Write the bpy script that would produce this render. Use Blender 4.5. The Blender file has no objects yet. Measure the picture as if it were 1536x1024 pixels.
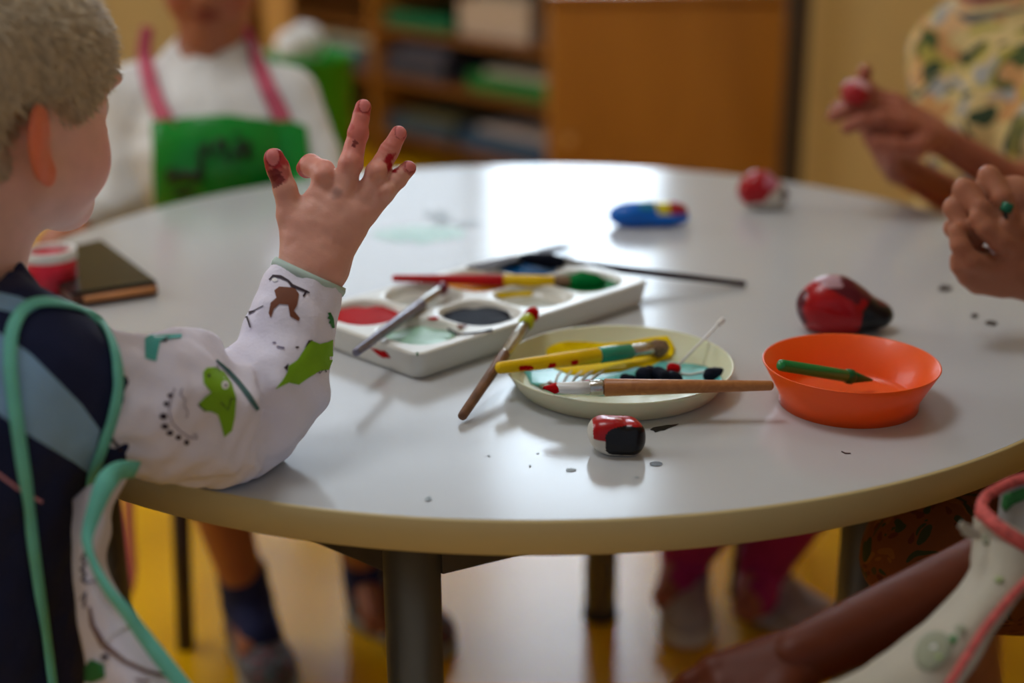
import bpy, bmesh, math, random
import numpy as np
from mathutils import Vector, Matrix
from mathutils.bvhtree import BVHTree
random.seed(7); rng = np.random.default_rng(7)
SC = bpy.context.scene; COL = SC.collection
V = Vector
def A(*a): return np.array(a, float)

# ------------------------------------------------------------------ camera
FPX = 2133.; PITCH = math.radians(19.05); ROLL = math.radians(-.38)
TT = .62                                   # height of the table top
CAM = A(-.023, -1.501, TT + .445)
CF = A(0, math.cos(PITCH), -math.sin(PITCH)); CU = A(0, math.sin(PITCH), math.cos(PITCH)); CX = A(1, 0, 0)
def ray(px, py):
    u = (px - 768) / FPX; v = -(py - 512) / FPX; c, s = math.cos(ROLL), math.sin(ROLL)
    u, v = u * c - v * s, u * s + v * c
    return CF + u * CX + v * CU
def P(px, py, d): return CAM + ray(px, py) * d
def Z(px, py, z):
    r = ray(px, py); return CAM + r * ((z - CAM[2]) / r[2])
cam = bpy.data.objects.new('camera', bpy.data.cameras.new('camera')); COL.objects.link(cam); SC.camera = cam
c, s = math.cos(ROLL), math.sin(ROLL)
rx = c * CX + s * CU; ux = -s * CX + c * CU
cam.matrix_world = Matrix(((rx[0], ux[0], -CF[0], CAM[0]), (rx[1], ux[1], -CF[1], CAM[1]), (rx[2], ux[2], -CF[2], CAM[2]), (0, 0, 0, 1)))
cam.data.sensor_width = 36; cam.data.lens = FPX * 36 / 1536; cam.data.clip_start = .05
cam.data.dof.use_dof = True; cam.data.dof.focus_distance = 1.13; cam.data.dof.aperture_fstop = 2.0

# ------------------------------------------------------------------ materials
def lin(c):
    return tuple(((x / 255) / 12.92 if x / 255 <= .04045 else (((x / 255) + .055) / 1.055) ** 2.4) for x in c) + (1,)
MATS = {}
def mat(name, col, rough=.5, metal=0, var=.12, vs=30, bump=0, bs=200, sss=0, coat=0, trans=0, attr=False, ior=1.45, spec=.5, sssr=(.012, .004, .002), emit=None):
    if name in MATS: return MATS[name]
    m = bpy.data.materials.new(name); m.use_nodes = True; nt = m.node_tree; N = nt.nodes; L = nt.links
    b = N['Principled BSDF']; tc = N.new('ShaderNodeTexCoord')
    b.inputs['Roughness'].default_value = rough; b.inputs['Metallic'].default_value = metal
    b.inputs['IOR'].default_value = ior; b.inputs['Specular IOR Level'].default_value = spec
    if coat: b.inputs['Coat Weight'].default_value = coat; b.inputs['Coat Roughness'].default_value = .08
    if trans: b.inputs['Transmission Weight'].default_value = trans
    if sss:
        b.inputs['Subsurface Weight'].default_value = sss; b.inputs['Subsurface Radius'].default_value = sssr; b.inputs['Subsurface Scale'].default_value = 1
    nz = N.new('ShaderNodeTexNoise'); nz.inputs['Scale'].default_value = vs; nz.inputs['Detail'].default_value = 4
    L.new(tc.outputs['Object'], nz.inputs['Vector'])
    mp = N.new('ShaderNodeMapRange'); mp.inputs['From Min'].default_value = .3; mp.inputs['From Max'].default_value = .7
    mp.inputs['To Min'].default_value = 1 - var; mp.inputs['To Max'].default_value = 1 + var; L.new(nz.outputs['Fac'], mp.inputs['Value'])
    mx = N.new('ShaderNodeVectorMath'); mx.operation = 'MULTIPLY'
    if attr:
        at = N.new('ShaderNodeAttribute'); at.attribute_name = 'Col'; L.new(at.outputs['Color'], mx.inputs[0])
    else:
        mx.inputs[0].default_value = lin(col)[:3]
    cb = N.new('ShaderNodeCombineXYZ')
    for i in range(3): L.new(mp.outputs[0], cb.inputs[i])
    L.new(cb.outputs[0], mx.inputs[1]); L.new(mx.outputs[0], b.inputs['Base Color'])
    if bump:
        n2 = N.new('ShaderNodeTexNoise'); n2.inputs['Scale'].default_value = bs; n2.inputs['Detail'].default_value = 5
        L.new(tc.outputs['Object'], n2.inputs['Vector'])
        bp = N.new('ShaderNodeBump'); bp.inputs['Strength'].default_value = bump; bp.inputs['Distance'].default_value = .002
        L.new(n2.outputs['Fac'], bp.inputs['Height']); L.new(bp.outputs[0], b.inputs['Normal'])
    MATS[name] = m; m['rough'] = rough
    return m
def wood(name, c1, c2, scale=(2, 30, 30), rough=.45):
    if name in MATS: return MATS[name]
    m = mat(name, c1, rough, var=.05); nt = m.node_tree; N = nt.nodes; L = nt.links
    tc = N.new('ShaderNodeTexCoord'); mp = N.new('ShaderNodeMapping'); mp.inputs['Scale'].default_value = scale
    nz = N.new('ShaderNodeTexNoise'); nz.inputs['Scale'].default_value = 3; nz.inputs['Detail'].default_value = 6; nz.inputs['Distortion'].default_value = 1.2
    rp = N.new('ShaderNodeValToRGB'); rp.color_ramp.elements[0].color = lin(c1); rp.color_ramp.elements[1].color = lin(c2)
    rp.color_ramp.elements[0].position = .35; rp.color_ramp.elements[1].position = .65
    L.new(tc.outputs['Object'], mp.inputs[0]); L.new(mp.outputs[0], nz.inputs['Vector']); L.new(nz.outputs['Fac'], rp.inputs[0])
    L.new(rp.outputs[0], N['Principled BSDF'].inputs['Base Color'])
    return m
def printcloth(name, base, cols, scale=14, rough=.8, cover=.5):
    """cloth with a scattered multi-coloured leaf and flower print"""
    if name in MATS: return MATS[name]
    m = mat(name, base, rough, bump=.3, bs=300); nt = m.node_tree; N = nt.nodes; L = nt.links
    tc = N.new('ShaderNodeTexCoord'); nz = N.new('ShaderNodeTexNoise'); nz.inputs['Scale'].default_value = scale * .8
    ad = N.new('ShaderNodeMixRGB'); ad.blend_type = 'LINEAR_LIGHT'; ad.inputs[0].default_value = .12
    L.new(tc.outputs['Object'], nz.inputs['Vector']); L.new(tc.outputs['Object'], ad.inputs[1]); L.new(nz.outputs['Color'], ad.inputs[2])
    last = None
    for i, cc in enumerate(cols):
        mp = N.new('ShaderNodeMapping'); mp.inputs['Location'].default_value = (i * 1.7, i * .9, i * 2.3); mp.inputs['Scale'].default_value = (1, 1, 1.3)
        L.new(ad.outputs[0], mp.inputs[0])
        vo = N.new('ShaderNodeTexVoronoi'); vo.inputs['Scale'].default_value = scale * (1 + .35 * i); L.new(mp.outputs[0], vo.inputs['Vector'])
        ct = N.new('ShaderNodeMath'); ct.operation = 'LESS_THAN'; ct.inputs[1].default_value = cover; L.new(vo.outputs['Distance'], ct.inputs[0])
        c2 = N.new('ShaderNodeMath'); c2.operation = 'GREATER_THAN'; c2.inputs[1].default_value = .45
        sp = N.new('ShaderNodeSeparateColor'); L.new(vo.outputs['Color'], sp.inputs[0]); L.new(sp.outputs[0], c2.inputs[0])
        mu = N.new('ShaderNodeMath'); mu.operation = 'MULTIPLY'; L.new(ct.outputs[0], mu.inputs[0]); L.new(c2.outputs[0], mu.inputs[1])
        mx = N.new('ShaderNodeMixRGB'); L.new(mu.outputs[0], mx.inputs[0])
        if last is None: mx.inputs[1].default_value = lin(base)
        else: L.new(last.outputs[0], mx.inputs[1])
        mx.inputs[2].default_value = lin(cc); last = mx
    L.new(last.outputs[0], N['Principled BSDF'].inputs['Base Color'])
    return m
def M(name, *a, **k): return mat(name, *a, **k)

# ------------------------------------------------------------------ object helpers
def link(name, me, m=None, parent=None, smooth=False, loc=None):
    o = bpy.data.objects.new(name, me); COL.objects.link(o)
    if m is not None:
        for x in (m if isinstance(m, (list, tuple)) else [m]): me.materials.append(x)
    if smooth:
        for p in me.polygons: p.use_smooth = True
    if loc is not None:
        loc = V([float(q) for q in loc]); me.transform(Matrix.Translation(-loc)); o.location = loc
    if parent is not None:
        o.parent = parent; o.matrix_parent_inverse = Matrix.Translation(-parent.location) if parent.rotation_euler[2] == 0 else parent.matrix_basis.inverted()
    return o
def tag(o, label=None, cat=None, group=None, kind=None):
    if label: o['label'] = label
    if cat: o['category'] = cat
    if group: o['group'] = group
    if kind: o['kind'] = kind
    return o
def thing(name, label, cat, loc, group=None):
    o = bpy.data.objects.new(name, None); COL.objects.link(o); o.location = V([float(q) for q in loc]); o.empty_display_size = .05
    return tag(o, label, cat, group)
def bmobj(name, bm, m=None, parent=None, smooth=False, loc=None, bevel=0, seg=2, sub=0, autos=False):
    me = bpy.data.meshes.new(name); bmesh.ops.recalc_face_normals(bm, faces=bm.faces); bm.to_mesh(me); bm.free()
    o = link(name, me, m, parent, smooth, loc)
    if bevel:
        b = o.modifiers.new('bevel', 'BEVEL'); b.width = bevel; b.segments = seg; b.limit_method = 'ANGLE'
        for p in me.polygons: p.use_smooth = True
        w = o.modifiers.new('wn', 'WEIGHTED_NORMAL')
    if sub: d = o.modifiers.new('sub', 'SUBSURF'); d.levels = d.render_levels = sub
    return o
def box(bm, c, size, rot=0, R=None, mi=0):
    Mx = Matrix.Translation(V([float(q) for q in c])) @ (R if R is not None else Matrix.Rotation(rot, 4, 'Z')) @ Matrix.Diagonal((size[0], size[1], size[2], 1))
    r = bmesh.ops.create_cube(bm, size=1, matrix=Mx)
    for v in r['verts']:
        for f in v.link_faces: f.material_index = mi
def lathe(bm, prof, c=(0, 0, 0), n=48, axis=None, mi=0, cap=True):
    """prof: list of (r, z). axis: optional 3x3/4x4 rotation"""
    rings = []
    for r, z in prof:
        ring = []
        for i in range(n):
            a = 2 * math.pi * i / n
            p = V((r * math.cos(a), r * math.sin(a), z))
            if axis is not None: p = axis @ p
            ring.append(bm.verts.new(p + V([float(q) for q in c])))
        rings.append(ring)
    fs = []
    for a, b in zip(rings[:-1], rings[1:]):
        for i in range(n): fs.append(bm.faces.new((a[i], a[(i + 1) % n], b[(i + 1) % n], b[i])))
    if cap:
        fs.append(bm.faces.new(rings[0][::-1])); fs.append(bm.faces.new(rings[-1]))
    for f in fs: f.material_index = mi; f.smooth = True
    return rings
def align(a, b):
    d = (V([float(q) for q in b]) - V([float(q) for q in a])); return d.length, d.to_track_quat('Z', 'Y').to_matrix()
def rod(bm, a, b, prof, n=24, mi=0, flat=1):
    """a turned rod from a to b; prof: (t along 0..1, radius)"""
    L, R = align(a, b); R = R.to_4x4()
    if flat != 1: R = R @ Matrix.Diagonal((1, flat, 1, 1))
    lathe(bm, [(r, t * L) for t, r in prof], a, n, R, mi)
def tube(bm, pts, r, n=12, mi=0):
    pts = [V([float(q) for q in p]) for p in pts]; rings = []
    up = V((0, 0, 1))
    for i, p in enumerate(pts):
        d = (pts[min(i + 1, len(pts) - 1)] - pts[max(i - 1, 0)]).normalized()
        x = d.cross(up if abs(d.z) < .95 else V((0, 1, 0))).normalized(); y = d.cross(x)
        rr = r[i] if isinstance(r, (list, tuple)) else r
        rings.append([bm.verts.new(p + (x * math.cos(2 * math.pi * k / n) + y * math.sin(2 * math.pi * k / n)) * rr) for k in range(n)])
    for a, b in zip(rings[:-1], rings[1:]):
        for i in range(n): f = bm.faces.new((a[i], a[(i + 1) % n], b[(i + 1) % n], b[i])); f.material_index = mi; f.smooth = True
    for rr in (rings[0][::-1], rings[-1]): f = bm.faces.new(rr); f.material_index = mi
def spline(pts, n=8):
    pts = [np.array(p, float) for p in pts]; out = []
    for i in range(len(pts) - 1):
        p0 = pts[max(i - 1, 0)]; p1 = pts[i]; p2 = pts[i + 1]; p3 = pts[min(i + 2, len(pts) - 1)]
        for k in range(n):
            t = k / n; out.append(.5 * ((2 * p1) + (-p0 + p2) * t + (2 * p0 - 5 * p1 + 4 * p2 - p3) * t * t + (-p0 + 3 * p1 - 3 * p2 + p3) * t ** 3))
    out.append(pts[-1]); return out

# ------------------------------------------------------------------ smooth implicit surfaces -> one continuous mesh
def wob(p, s, seed=0):
    """smooth pseudo noise of points p (n,3), about -1..1, feature size s"""
    q = p / s + seed * 7.13; x, y, z = q[..., 0], q[..., 1], q[..., 2]
    a = np.sin(x * 2.1 + 1.7 * np.sin(y * 1.3 + z)) + np.sin(y * 2.7 + 1.3 * np.sin(z * 1.9 + x * .7)) + np.sin(z * 2.3 + 1.5 * np.sin(x * 1.1 + y * .9))
    b = np.sin(x * 4.3 + y * 2.9 + 2 * np.sin(z * 2.2)) + np.sin(y * 5.1 - z * 3.7 + 1.5 * np.sin(x * 3.1))
    return (a + .5 * b) / 4
class Sdf:
    def __init__(s): s.p = []
    def cone(s, a, b, ra, rb, k=.01, op='+'): s.p.append(('c', np.array(a, float), np.array(b, float), ra, rb, k, op)); return s
    def ball(s, a, r, k=.01, op='+'): return s.cone(a, np.array(a, float) + 1e-6, r, r, k, op)
    def ell(s, c, r, k=.01, op='+', R=None): s.p.append(('e', np.array(c, float), np.array(r, float), R, None, k, op)); return s
    def chain(s, pts, rs, k=.006, kj=.003):
        for i in range(len(pts) - 1): s.cone(pts[i], pts[i + 1], rs[i], rs[i + 1], k if i == 0 else kj)
        return s
    def __call__(s, q):
        D = None
        for kind, a, b, c1, c2, k, op in s.p:
            if kind == 'c':
                ab = b - a; t = np.clip(((q - a) @ ab) / (ab @ ab), 0, 1)
                d = np.linalg.norm(q - a - t[..., None] * ab, axis=-1) - (c1 + (c2 - c1) * t)
            else:
                l = q - a
                if c1 is not None: l = l @ c1          # R columns are local axes
                k0 = np.linalg.norm(l / b, axis=-1); k1 = np.linalg.norm(l / (b * b), axis=-1) + 1e-9
                d = k0 * (k0 - 1) / k1
            if D is None: D = d; continue
            if op == '+':
                h = np.maximum(k - np.abs(D - d), 0) / k; D = np.minimum(D, d) - h * h * k * .25
            else:
                h = np.maximum(k - np.abs(-D - d), 0) / k; D = np.maximum(D, -d) + h * h * k * .25
        return D
    def bounds(s, pad):
        lo = np.full(3, 1e9); hi = -lo
        for kind, a, b, c1, c2, k, op in s.p:
            if op == '-': continue
            if kind == 'c':
                r = max(c1, c2); lo = np.minimum(lo, np.minimum(a, b) - r); hi = np.maximum(hi, np.maximum(a, b) + r)
            else: r = b.max(); lo = np.minimum(lo, a - r); hi = np.maximum(hi, a + r)
        return lo - pad, hi + pad
def surfnet(fn, lo, hi, h):
    lo = np.array(lo, float); n = np.ceil((np.array(hi) - lo) / h).astype(int) + 1
    gx, gy, gz = [lo[i] + h * np.arange(n[i]) for i in range(3)]
    val = np.empty(n, np.float32)
    for i in range(0, n[0], 16):
        G = np.stack(np.meshgrid(gx[i:i + 16], gy, gz, indexing='ij'), -1); val[i:i + 16] = fn(G)
    ins = val < 0
    m = [x - 1 for x in n]; cnt = np.zeros(m, np.int8)
    for dx in (0, 1):
        for dy in (0, 1):
            for dz in (0, 1): cnt += ins[dx:dx + m[0], dy:dy + m[1], dz:dz + m[2]]
    cells = np.argwhere((cnt > 0) & (cnt < 8)); idx = -np.ones(m, np.int64); idx[tuple(cells.T)] = np.arange(len(cells))
    acc = np.zeros((len(cells), 3)); num = np.zeros(len(cells))
    cs = [np.array((x, y, z)) for x in (0, 1) for y in (0, 1) for z in (0, 1)]
    for a in range(8):
        for ax in range(3):
            if cs[a][ax]: continue
            b = cs[a].copy(); b[ax] = 1
            va = val[tuple((cells + cs[a]).T)]; vb = val[tuple((cells + b).T)]; mk = (va < 0) != (vb < 0)
            t = np.where(mk, va / np.where(mk, va - vb, 1), 0)
            pt = cells + cs[a] + t[:, None] * (b - cs[a]); acc += pt * mk[:, None]; num += mk
    verts = lo + h * acc / num[:, None]
    faces = []
    for ax in range(3):
        o1, o2 = [(1, 2), (2, 0), (0, 1)][ax]
        sl = [slice(1, -1)] * 3; sl[ax] = slice(0, -1); nx = [slice(1, -1)] * 3; nx[ax] = slice(1, None)
        a = ins[tuple(sl)]; b = ins[tuple(nx)]; e = np.argwhere(a != b)
        off = np.array([1, 1, 1]); off[ax] = 0; e = e + off
        u = np.zeros(3, int); u[o1] = 1; w = np.zeros(3, int); w[o2] = 1
        q = np.stack([idx[tuple((e - u - w).T)], idx[tuple((e - w).T)], idx[tuple(e.T)], idx[tuple((e - u).T)]], 1)
        flip = ~ins[tuple(e.T)]; q[flip] = q[flip][:, ::-1]; faces.append(q)
    f = np.concatenate(faces); f = f[(f >= 0).all(1)]
    return verts, f
def relax(v, f, it=1):
    for _ in range(it):
        s = np.zeros_like(v); c = np.zeros(len(v))
        for a, b in ((0, 1), (1, 2), (2, 3), (3, 0)):
            np.add.at(s, f[:, a], v[f[:, b]]); np.add.at(s, f[:, b], v[f[:, a]]); np.add.at(c, f[:, a], 1); np.add.at(c, f[:, b], 1)
        v = v * .5 + .5 * s / np.maximum(c, 1)[:, None]
    return v
def grow(fn, lo, hi, h, it=1):
    v, f = surfnet(fn, lo, hi, h); return relax(v, f, it), f
def npmesh(name, parts, m, parent=None, loc=None, colf=None, face_mi=None):
    """parts: list of (verts, quads); joined in one mesh"""
    vs = []; fs = []; k = 0
    for v, f in parts: vs.append(v); fs.append(f + k); k += len(v)
    v = np.concatenate(vs); f = np.concatenate(fs)
    me = bpy.data.meshes.new(name); me.vertices.add(len(v)); me.vertices.foreach_set('co', v.astype(np.float32).ravel())
    me.loops.add(f.size); me.loops.foreach_set('vertex_index', f.astype(np.int32).ravel())
    me.polygons.add(len(f)); me.polygons.foreach_set('loop_start', np.arange(0, f.size, 4, dtype=np.int32)); me.polygons.foreach_set('loop_total', np.full(len(f), 4, np.int32))
    me.update(calc_edges=True); me.validate()
    me.polygons.foreach_set('use_smooth', np.ones(len(f), bool))
    if colf is not None:
        ca = me.color_attributes.new('Col', 'FLOAT_COLOR', 'POINT'); cc = colf(v); ca.data.foreach_set('color', np.c_[cc, np.ones(len(v))].astype(np.float32).ravel())
    o = link(name, me, m, parent, False, loc)
    return o, BVHTree.FromPolygons([V(x) for x in v.tolist()], f.tolist())
def L3(c): return np.array(lin(c)[:3])
def mixc(a, b, t): return a * (1 - t[:, None]) + b * t[:, None]
def sstep(x, a, b): t = np.clip((x - a) / (b - a), 0, 1); return t * t * (3 - 2 * t)

# ------------------------------------------------------------------ prints and patches that lie on a surface
def hit(bvh, px, py):
    r = ray(px, py); r = r / np.linalg.norm(r); h = bvh.ray_cast(V(CAM), V(r)); return h[0], h[1]
def patch(bm, poly, where, off=.0005, step=6, mi=0, thick=0):
    """a polygon (in image measure) laid on a surface: where(px,py)->(point, normal) or None"""
    t = bmesh.new(); t.faces.new([t.verts.new((x, y, 0)) for x, y in poly])
    xs = [p[0] for p in poly]; ys = [p[1] for p in poly]
    for ax, lo, hi in ((0, min(xs), max(xs)), (1, min(ys), max(ys))):
        q = lo + step
        while q < hi:
            co = [0, 0, 0]; no = [0, 0, 0]; co[ax] = q; no[ax] = 1
            bmesh.ops.bisect_plane(t, geom=t.verts[:] + t.edges[:] + t.faces[:], plane_co=co, plane_no=no, dist=1e-5); q += step
    bmesh.ops.triangulate(t, faces=t.faces[:])
    mp = {}
    for v in t.verts:
        h = where(v.co.x, v.co.y)
        if h and h[0] is not None:
            n = V(h[1]); 
            if n.dot(V(ray(v.co.x, v.co.y))) > 0: n = -n
            mp[v.index if False else v] = (bm.verts.new(V(h[0]) + n * off), n)
    for f in t.faces:
        if all(v in mp for v in f.verts):
            vs = [mp[v][0] for v in f.verts]
            pts = [v.co for v in vs]
            if max((pts[0] - pts[1]).length, (pts[1] - pts[2]).length, (pts[0] - pts[2]).length) > .03 and not thick: continue
            try: nf = bm.faces.new(vs)
            except ValueError: continue
            nf.material_index = mi; nf.smooth = True
            nf.normal_update()
            if nf.normal.dot(mp[f.verts[0]][1]) < 0: nf.normal_flip()
    t.free()
def stroke(pts, w):
    """a polyline widened to a polygon (image measure)"""
    pts = [np.array(p, float) for p in pts]; l = []; r = []
    for i, p in enumerate(pts):
        d = pts[min(i + 1, len(pts) - 1)] - pts[max(i - 1, 0)]; d /= np.linalg.norm(d) + 1e-9; n = np.array((-d[1], d[0]))
        ww = (w[i] if isinstance(w, (list, tuple)) else w) / 2; l.append(p + n * ww); r.append(p - n * ww)
    return [tuple(x) for x in l + r[::-1]]
def disc(x, y, r, ry=None, n=10, a=0): 
    ry = ry or r; return [(x + r * math.cos(t) * math.cos(a) - ry * math.sin(t) * math.sin(a), y + r * math.cos(t) * math.sin(a) + ry * math.sin(t) * math.cos(a)) for t in [2 * math.pi * k / n for k in range(n)]]
def addpatches(o, where, items, step=6, off=.0005, thick=0):
    """append printed patches to an existing object's own mesh; items: (polygon, material)"""
    me = o.data; bm = bmesh.new(); bm.from_mesh(me); bm.verts.ensure_lookup_table()
    nb = len(bm.verts)
    mats = [m for m in me.materials]; k = 0
    for poly, m in items:
        if m not in mats: mats.append(m); me.materials.append(m)
        patch(bm, poly, where, off + .00012 * (k % 4), step, mats.index(m), thick); k += 1
    bm.verts.ensure_lookup_table(); inv = o.matrix_world.inverted() if False else Matrix.Translation(-o.location)
    for v in bm.verts[nb:]: v.co = inv @ v.co
    bm.to_mesh(me); bm.free()
def ribbon(bm, pts, nrm, w, th=.0012, mi=0):
    pts = [V([float(q) for q in p]) for p in pts]; rings = []
    for i, p in enumerate(pts):
        d = (pts[min(i + 1, len(pts) - 1)] - pts[max(i - 1, 0)]).normalized(); n = V([float(q) for q in nrm[i]]).normalized(); x = d.cross(n).normalized(); n = x.cross(d).normalized()
        ww = (w[i] if isinstance(w, (list, tuple)) else w) / 2
        rings.append([bm.verts.new(p + x * ww + n * th), bm.verts.new(p + n * th * 1.5), bm.verts.new(p - x * ww + n * th), bm.verts.new(p - x * ww - n * th), bm.verts.new(p + x * ww - n * th)])
    for a, b in zip(rings[:-1], rings[1:]):
        for i in range(5): f = bm.faces.new((a[i], a[(i + 1) % 5], b[(i + 1) % 5], b[i])); f.material_index = mi; f.smooth = False
    bm.faces.new(rings[0][::-1]).material_index = mi; bm.faces.new(rings[-1]).material_index = mi

#@@ROOM
def sheet(name, rows, m, parent, th=.0016, nu=6, nv=6, wv=0, ws=.03):
    """cloth through rows of points"""
    R_ = [spline(r, nu) for r in rows]; cols = [spline([r[i] for r in R_], nv) for i in range(len(R_[0]))]
    bm = bmesh.new(); g = []
    for c_ in cols:
        pts = np.array(c_); 
        if wv: pts = pts + np.stack([wob(pts, ws), wob(pts, ws, 2), 0 * wob(pts, ws)], 1) * wv
        g.append([bm.verts.new(p) for p in pts])
    for a, b in zip(g[:-1], g[1:]):
        for i in range(len(a) - 1): bm.faces.new((a[i], a[i + 1], b[i + 1], b[i])).smooth = True
    bmesh.ops.recalc_face_normals(bm, faces=bm.faces)
    bv = BVHTree.FromBMesh(bm)
    o = bmobj(name, bm, m, parent, True); md = o.modifiers.new('thick', 'SOLIDIFY'); md.thickness = th; md.offset = 0
    return o, bv
# ------------------------------------------------------------------ the room
m_floor = M('yellow_linoleum', (236, 178, 8), .22, var=.06, vs=3, bump=.03, bs=60)
m_wall = M('cream_paint', (214, 188, 130), .8, var=.04, vs=4)
m_ceil = M('ceiling_paint', (225, 220, 205), .9, var=.02)
m_dark = M('dark_trim', (62, 48, 34), .6)
m_frame = M('window_white', (230, 230, 225), .4)
def struct(name, bm, m, bevel=0):
    o = bmobj(name, bm, m, bevel=bevel); o['kind'] = 'structure'; return o
YB = 5.0
HC = 3.7
bm = bmesh.new(); box(bm, (0, .8, -.05), (7, 9, .1)); struct('floor', bm, m_floor)
bm = bmesh.new(); box(bm, (0, .8, HC + .05), (7, 9, .1)); struct('ceiling', bm, m_ceil)
W0, W1, WZ0, WZ1 = -1.45, .72, 1.2, 3.55
bm = bmesh.new()
box(bm, ((W0 - 3.5) / 2, YB + .06, HC / 2), (3.5 + W0, .12, HC)); box(bm, ((W1 + 3.5) / 2, YB + .06, HC / 2), (3.5 - W1, .12, HC))
box(bm, ((W0 + W1) / 2, YB + .06, WZ0 / 2), (W1 - W0, .12, WZ0)); box(bm, ((W0 + W1) / 2, YB + .06, (WZ1 + HC) / 2), (W1 - W0, .12, HC - WZ1))
struct('wall_back', bm, m_wall)
bm = bmesh.new(); box(bm, (-3.45, 1.2, HC / 2), (.1, 7.6, HC)); struct('wall_left', bm, m_wall)
bm = bmesh.new(); box(bm, (3.4, 1.2, HC / 2), (.1, 7.6, HC)); struct('wall_right', bm, m_wall)
wf = bmesh.new()
for x in (W0 + .03, -.15, W1 - .03): box(wf, (x, YB + .06, (WZ0 + WZ1) / 2), (.06, .08, WZ1 - WZ0))
for z in (WZ0 + .03, WZ1 - .03): box(wf, ((W0 + W1) / 2, YB + .06, z), (W1 - W0, .08, .06))
win = struct('window_1', wf, m_frame)
bm = bmesh.new(); box(bm, ((W0 + W1) / 2, YB + .07, (WZ0 + WZ1) / 2), (W1 - W0 - .02, .006, WZ1 - WZ0 - .02))
mg = M('window_glass', (255, 255, 255), 0, trans=1, var=0, ior=1.02); 
bmobj('window_pane', bm, mg, win)
# dark upright strip and cream wall face behind it
px = Z(1192, 250, .3)
q = P(1192, 120, 3.75)
bm = bmesh.new(); box(bm, (q[0], q[1], .9), (.055, .05, 1.8)); struct('trim_1', bm, m_dark)
q2 = P(1200, 120, 3.9)
bm = bmesh.new(); box(bm, (q2[0] + .75, q2[1] + .06, .5), (1.5, .1, 1.0)); struct('wall_right_low', bm, m_wall)

# daylight and added fill light
W = bpy.data.worlds.new('daylight'); SC.world = W; W.use_nodes = True
bg = W.node_tree.nodes['Background']; bg.inputs[0].default_value = (.86, .90, 1, 1); bg.inputs[1].default_value = .38
def area(name, loc, sx, sy, power, col, tgt):
    l = bpy.data.lights.new(name, 'AREA'); l.shape = 'RECTANGLE'; l.size = sx; l.size_y = sy; l.energy = power; l.color = col
    o = bpy.data.objects.new(name, l); COL.objects.link(o); o.location = loc; o.rotation_euler = (V(tgt) - V(loc)).to_track_quat('-Z', 'Y').to_euler(); return o
area('daylight_window_main', (.28, YB + .25, 2.38), .84, 2.3, 62, (.72, .86, 1), (.28, 0, 2.38))
area('daylight_window_side', (-.83, YB + .25, 2.38), 1.2, 2.3, 22, (.74, .87, 1), (-.83, 0, 2.38))
area('fill_left', (-3.3, 1.6, 1.9), 2.4, 1.6, 70, (.84, .92, 1), (0, 1.6, 1.0))  # added fill lamp; the left wall has no window

m_fix = M('fill_panel_housing', (235, 235, 232), .5)
m_dif = M('fill_panel_diffuser', (245, 245, 245), .6)
for i, (lx, ly, w_) in enumerate(((-1.0, .1, 42), (1.3, 1.6, 6))):  # unseen panels, added to give soft cool fill from above
    cl = thing('fill_panel', ('added unseen square fill light panel above the boy in front', 'added unseen square fill light panel above the child in the floral top')[i], 'light', (lx, ly, HC))
    bm = bmesh.new(); box(bm, (lx, ly, HC - .03), (1.02, 1.02, .06)); bmobj('housing', bm, m_fix, cl, bevel=.006)
    o_ = area('fill_lamp', (lx, ly, HC - .068), .98, .98, w_, (.90, .95, 1), (lx, ly + .0001, 0)); o_.data.spread = math.pi
#@@FURN
# ------------------------------------------------------------------ wooden cabinet and open shelf behind
m_wood = wood('cabinet_wood', (164, 106, 34), (178, 118, 42), (1.2, 1.2, .25))
m_woodd = wood('shelf_wood', (120, 76, 30), (140, 86, 34), (1, 1, 1))
m_woodl = wood('post_wood', (206, 150, 80), (222, 170, 98), (6, 6, 1))
a0 = P(825, 120, 3.92); a1 = P(1186, 120, 3.92)
cw = a1[0] - a0[0]; cxx = (a0[0] + a1[0]) / 2; cy = a0[1]
cab = thing('wooden_cabinet', 'tall plain honey-coloured wooden cabinet front behind the table', 'cabinet', (cxx, cy, 0))
bm = bmesh.new(); box(bm, (cxx, cy + .22, .37), (cw, .4, .62)); box(bm, (cxx, cy + .22, .03), (cw - .04, .36, .06)); bmobj('body', bm, m_wood, cab, bevel=.004)
bm = bmesh.new(); box(bm, (cxx, cy + .01, .37), (cw - .006, .02, .6)); door = bmobj('door', bm, m_wood, cab, bevel=.003)
bm = bmesh.new(); box(bm, (cxx, cy + .21, .69), (cw + .02, .45, .022)); bmobj('top', bm, m_wood, cab, bevel=.004)
bm = bmesh.new(); rod(bm, (cxx - cw * .42, cy - .0, .3), (cxx - cw * .42, cy - .03, .3), [(0, .006), (.5, .006), (.6, .014), (1, .014)]); bmobj('knob', bm, m_woodl, door)
# open shelf: runs from the cabinet back to the left
psi = math.radians(-50); ex = A(math.cos(psi), math.sin(psi), 0); ey = A(-ex[1], ex[0], 0)
corner = A(a0[0] + .02, cy + .46, 0); Ls = 1.95; Ds = .42
def SH(u, v, z): return corner - ex * u + ey * v + A(0, 0, z)
RZ = psi
shelf = thing('open_shelf', 'low open wooden shelf full of craft trays behind the child in the green apron', 'shelf', SH(Ls / 2, Ds / 2, 0))
for z, nm in ((.10, 'shelf_board'), (.30, 'shelf_board'), (.47, 'shelf_board')):
    bm = bmesh.new(); box(bm, SH(Ls / 2, Ds / 2, z), (Ls - .045, Ds, .02), RZ); bmobj(nm, bm, m_woodd, shelf, bevel=.002)
bm = bmesh.new(); box(bm, SH(Ls / 2, Ds / 2, .70), (Ls, Ds + .02, .024), RZ); bmobj('top', bm, m_wood, shelf, bevel=.003)
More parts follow.
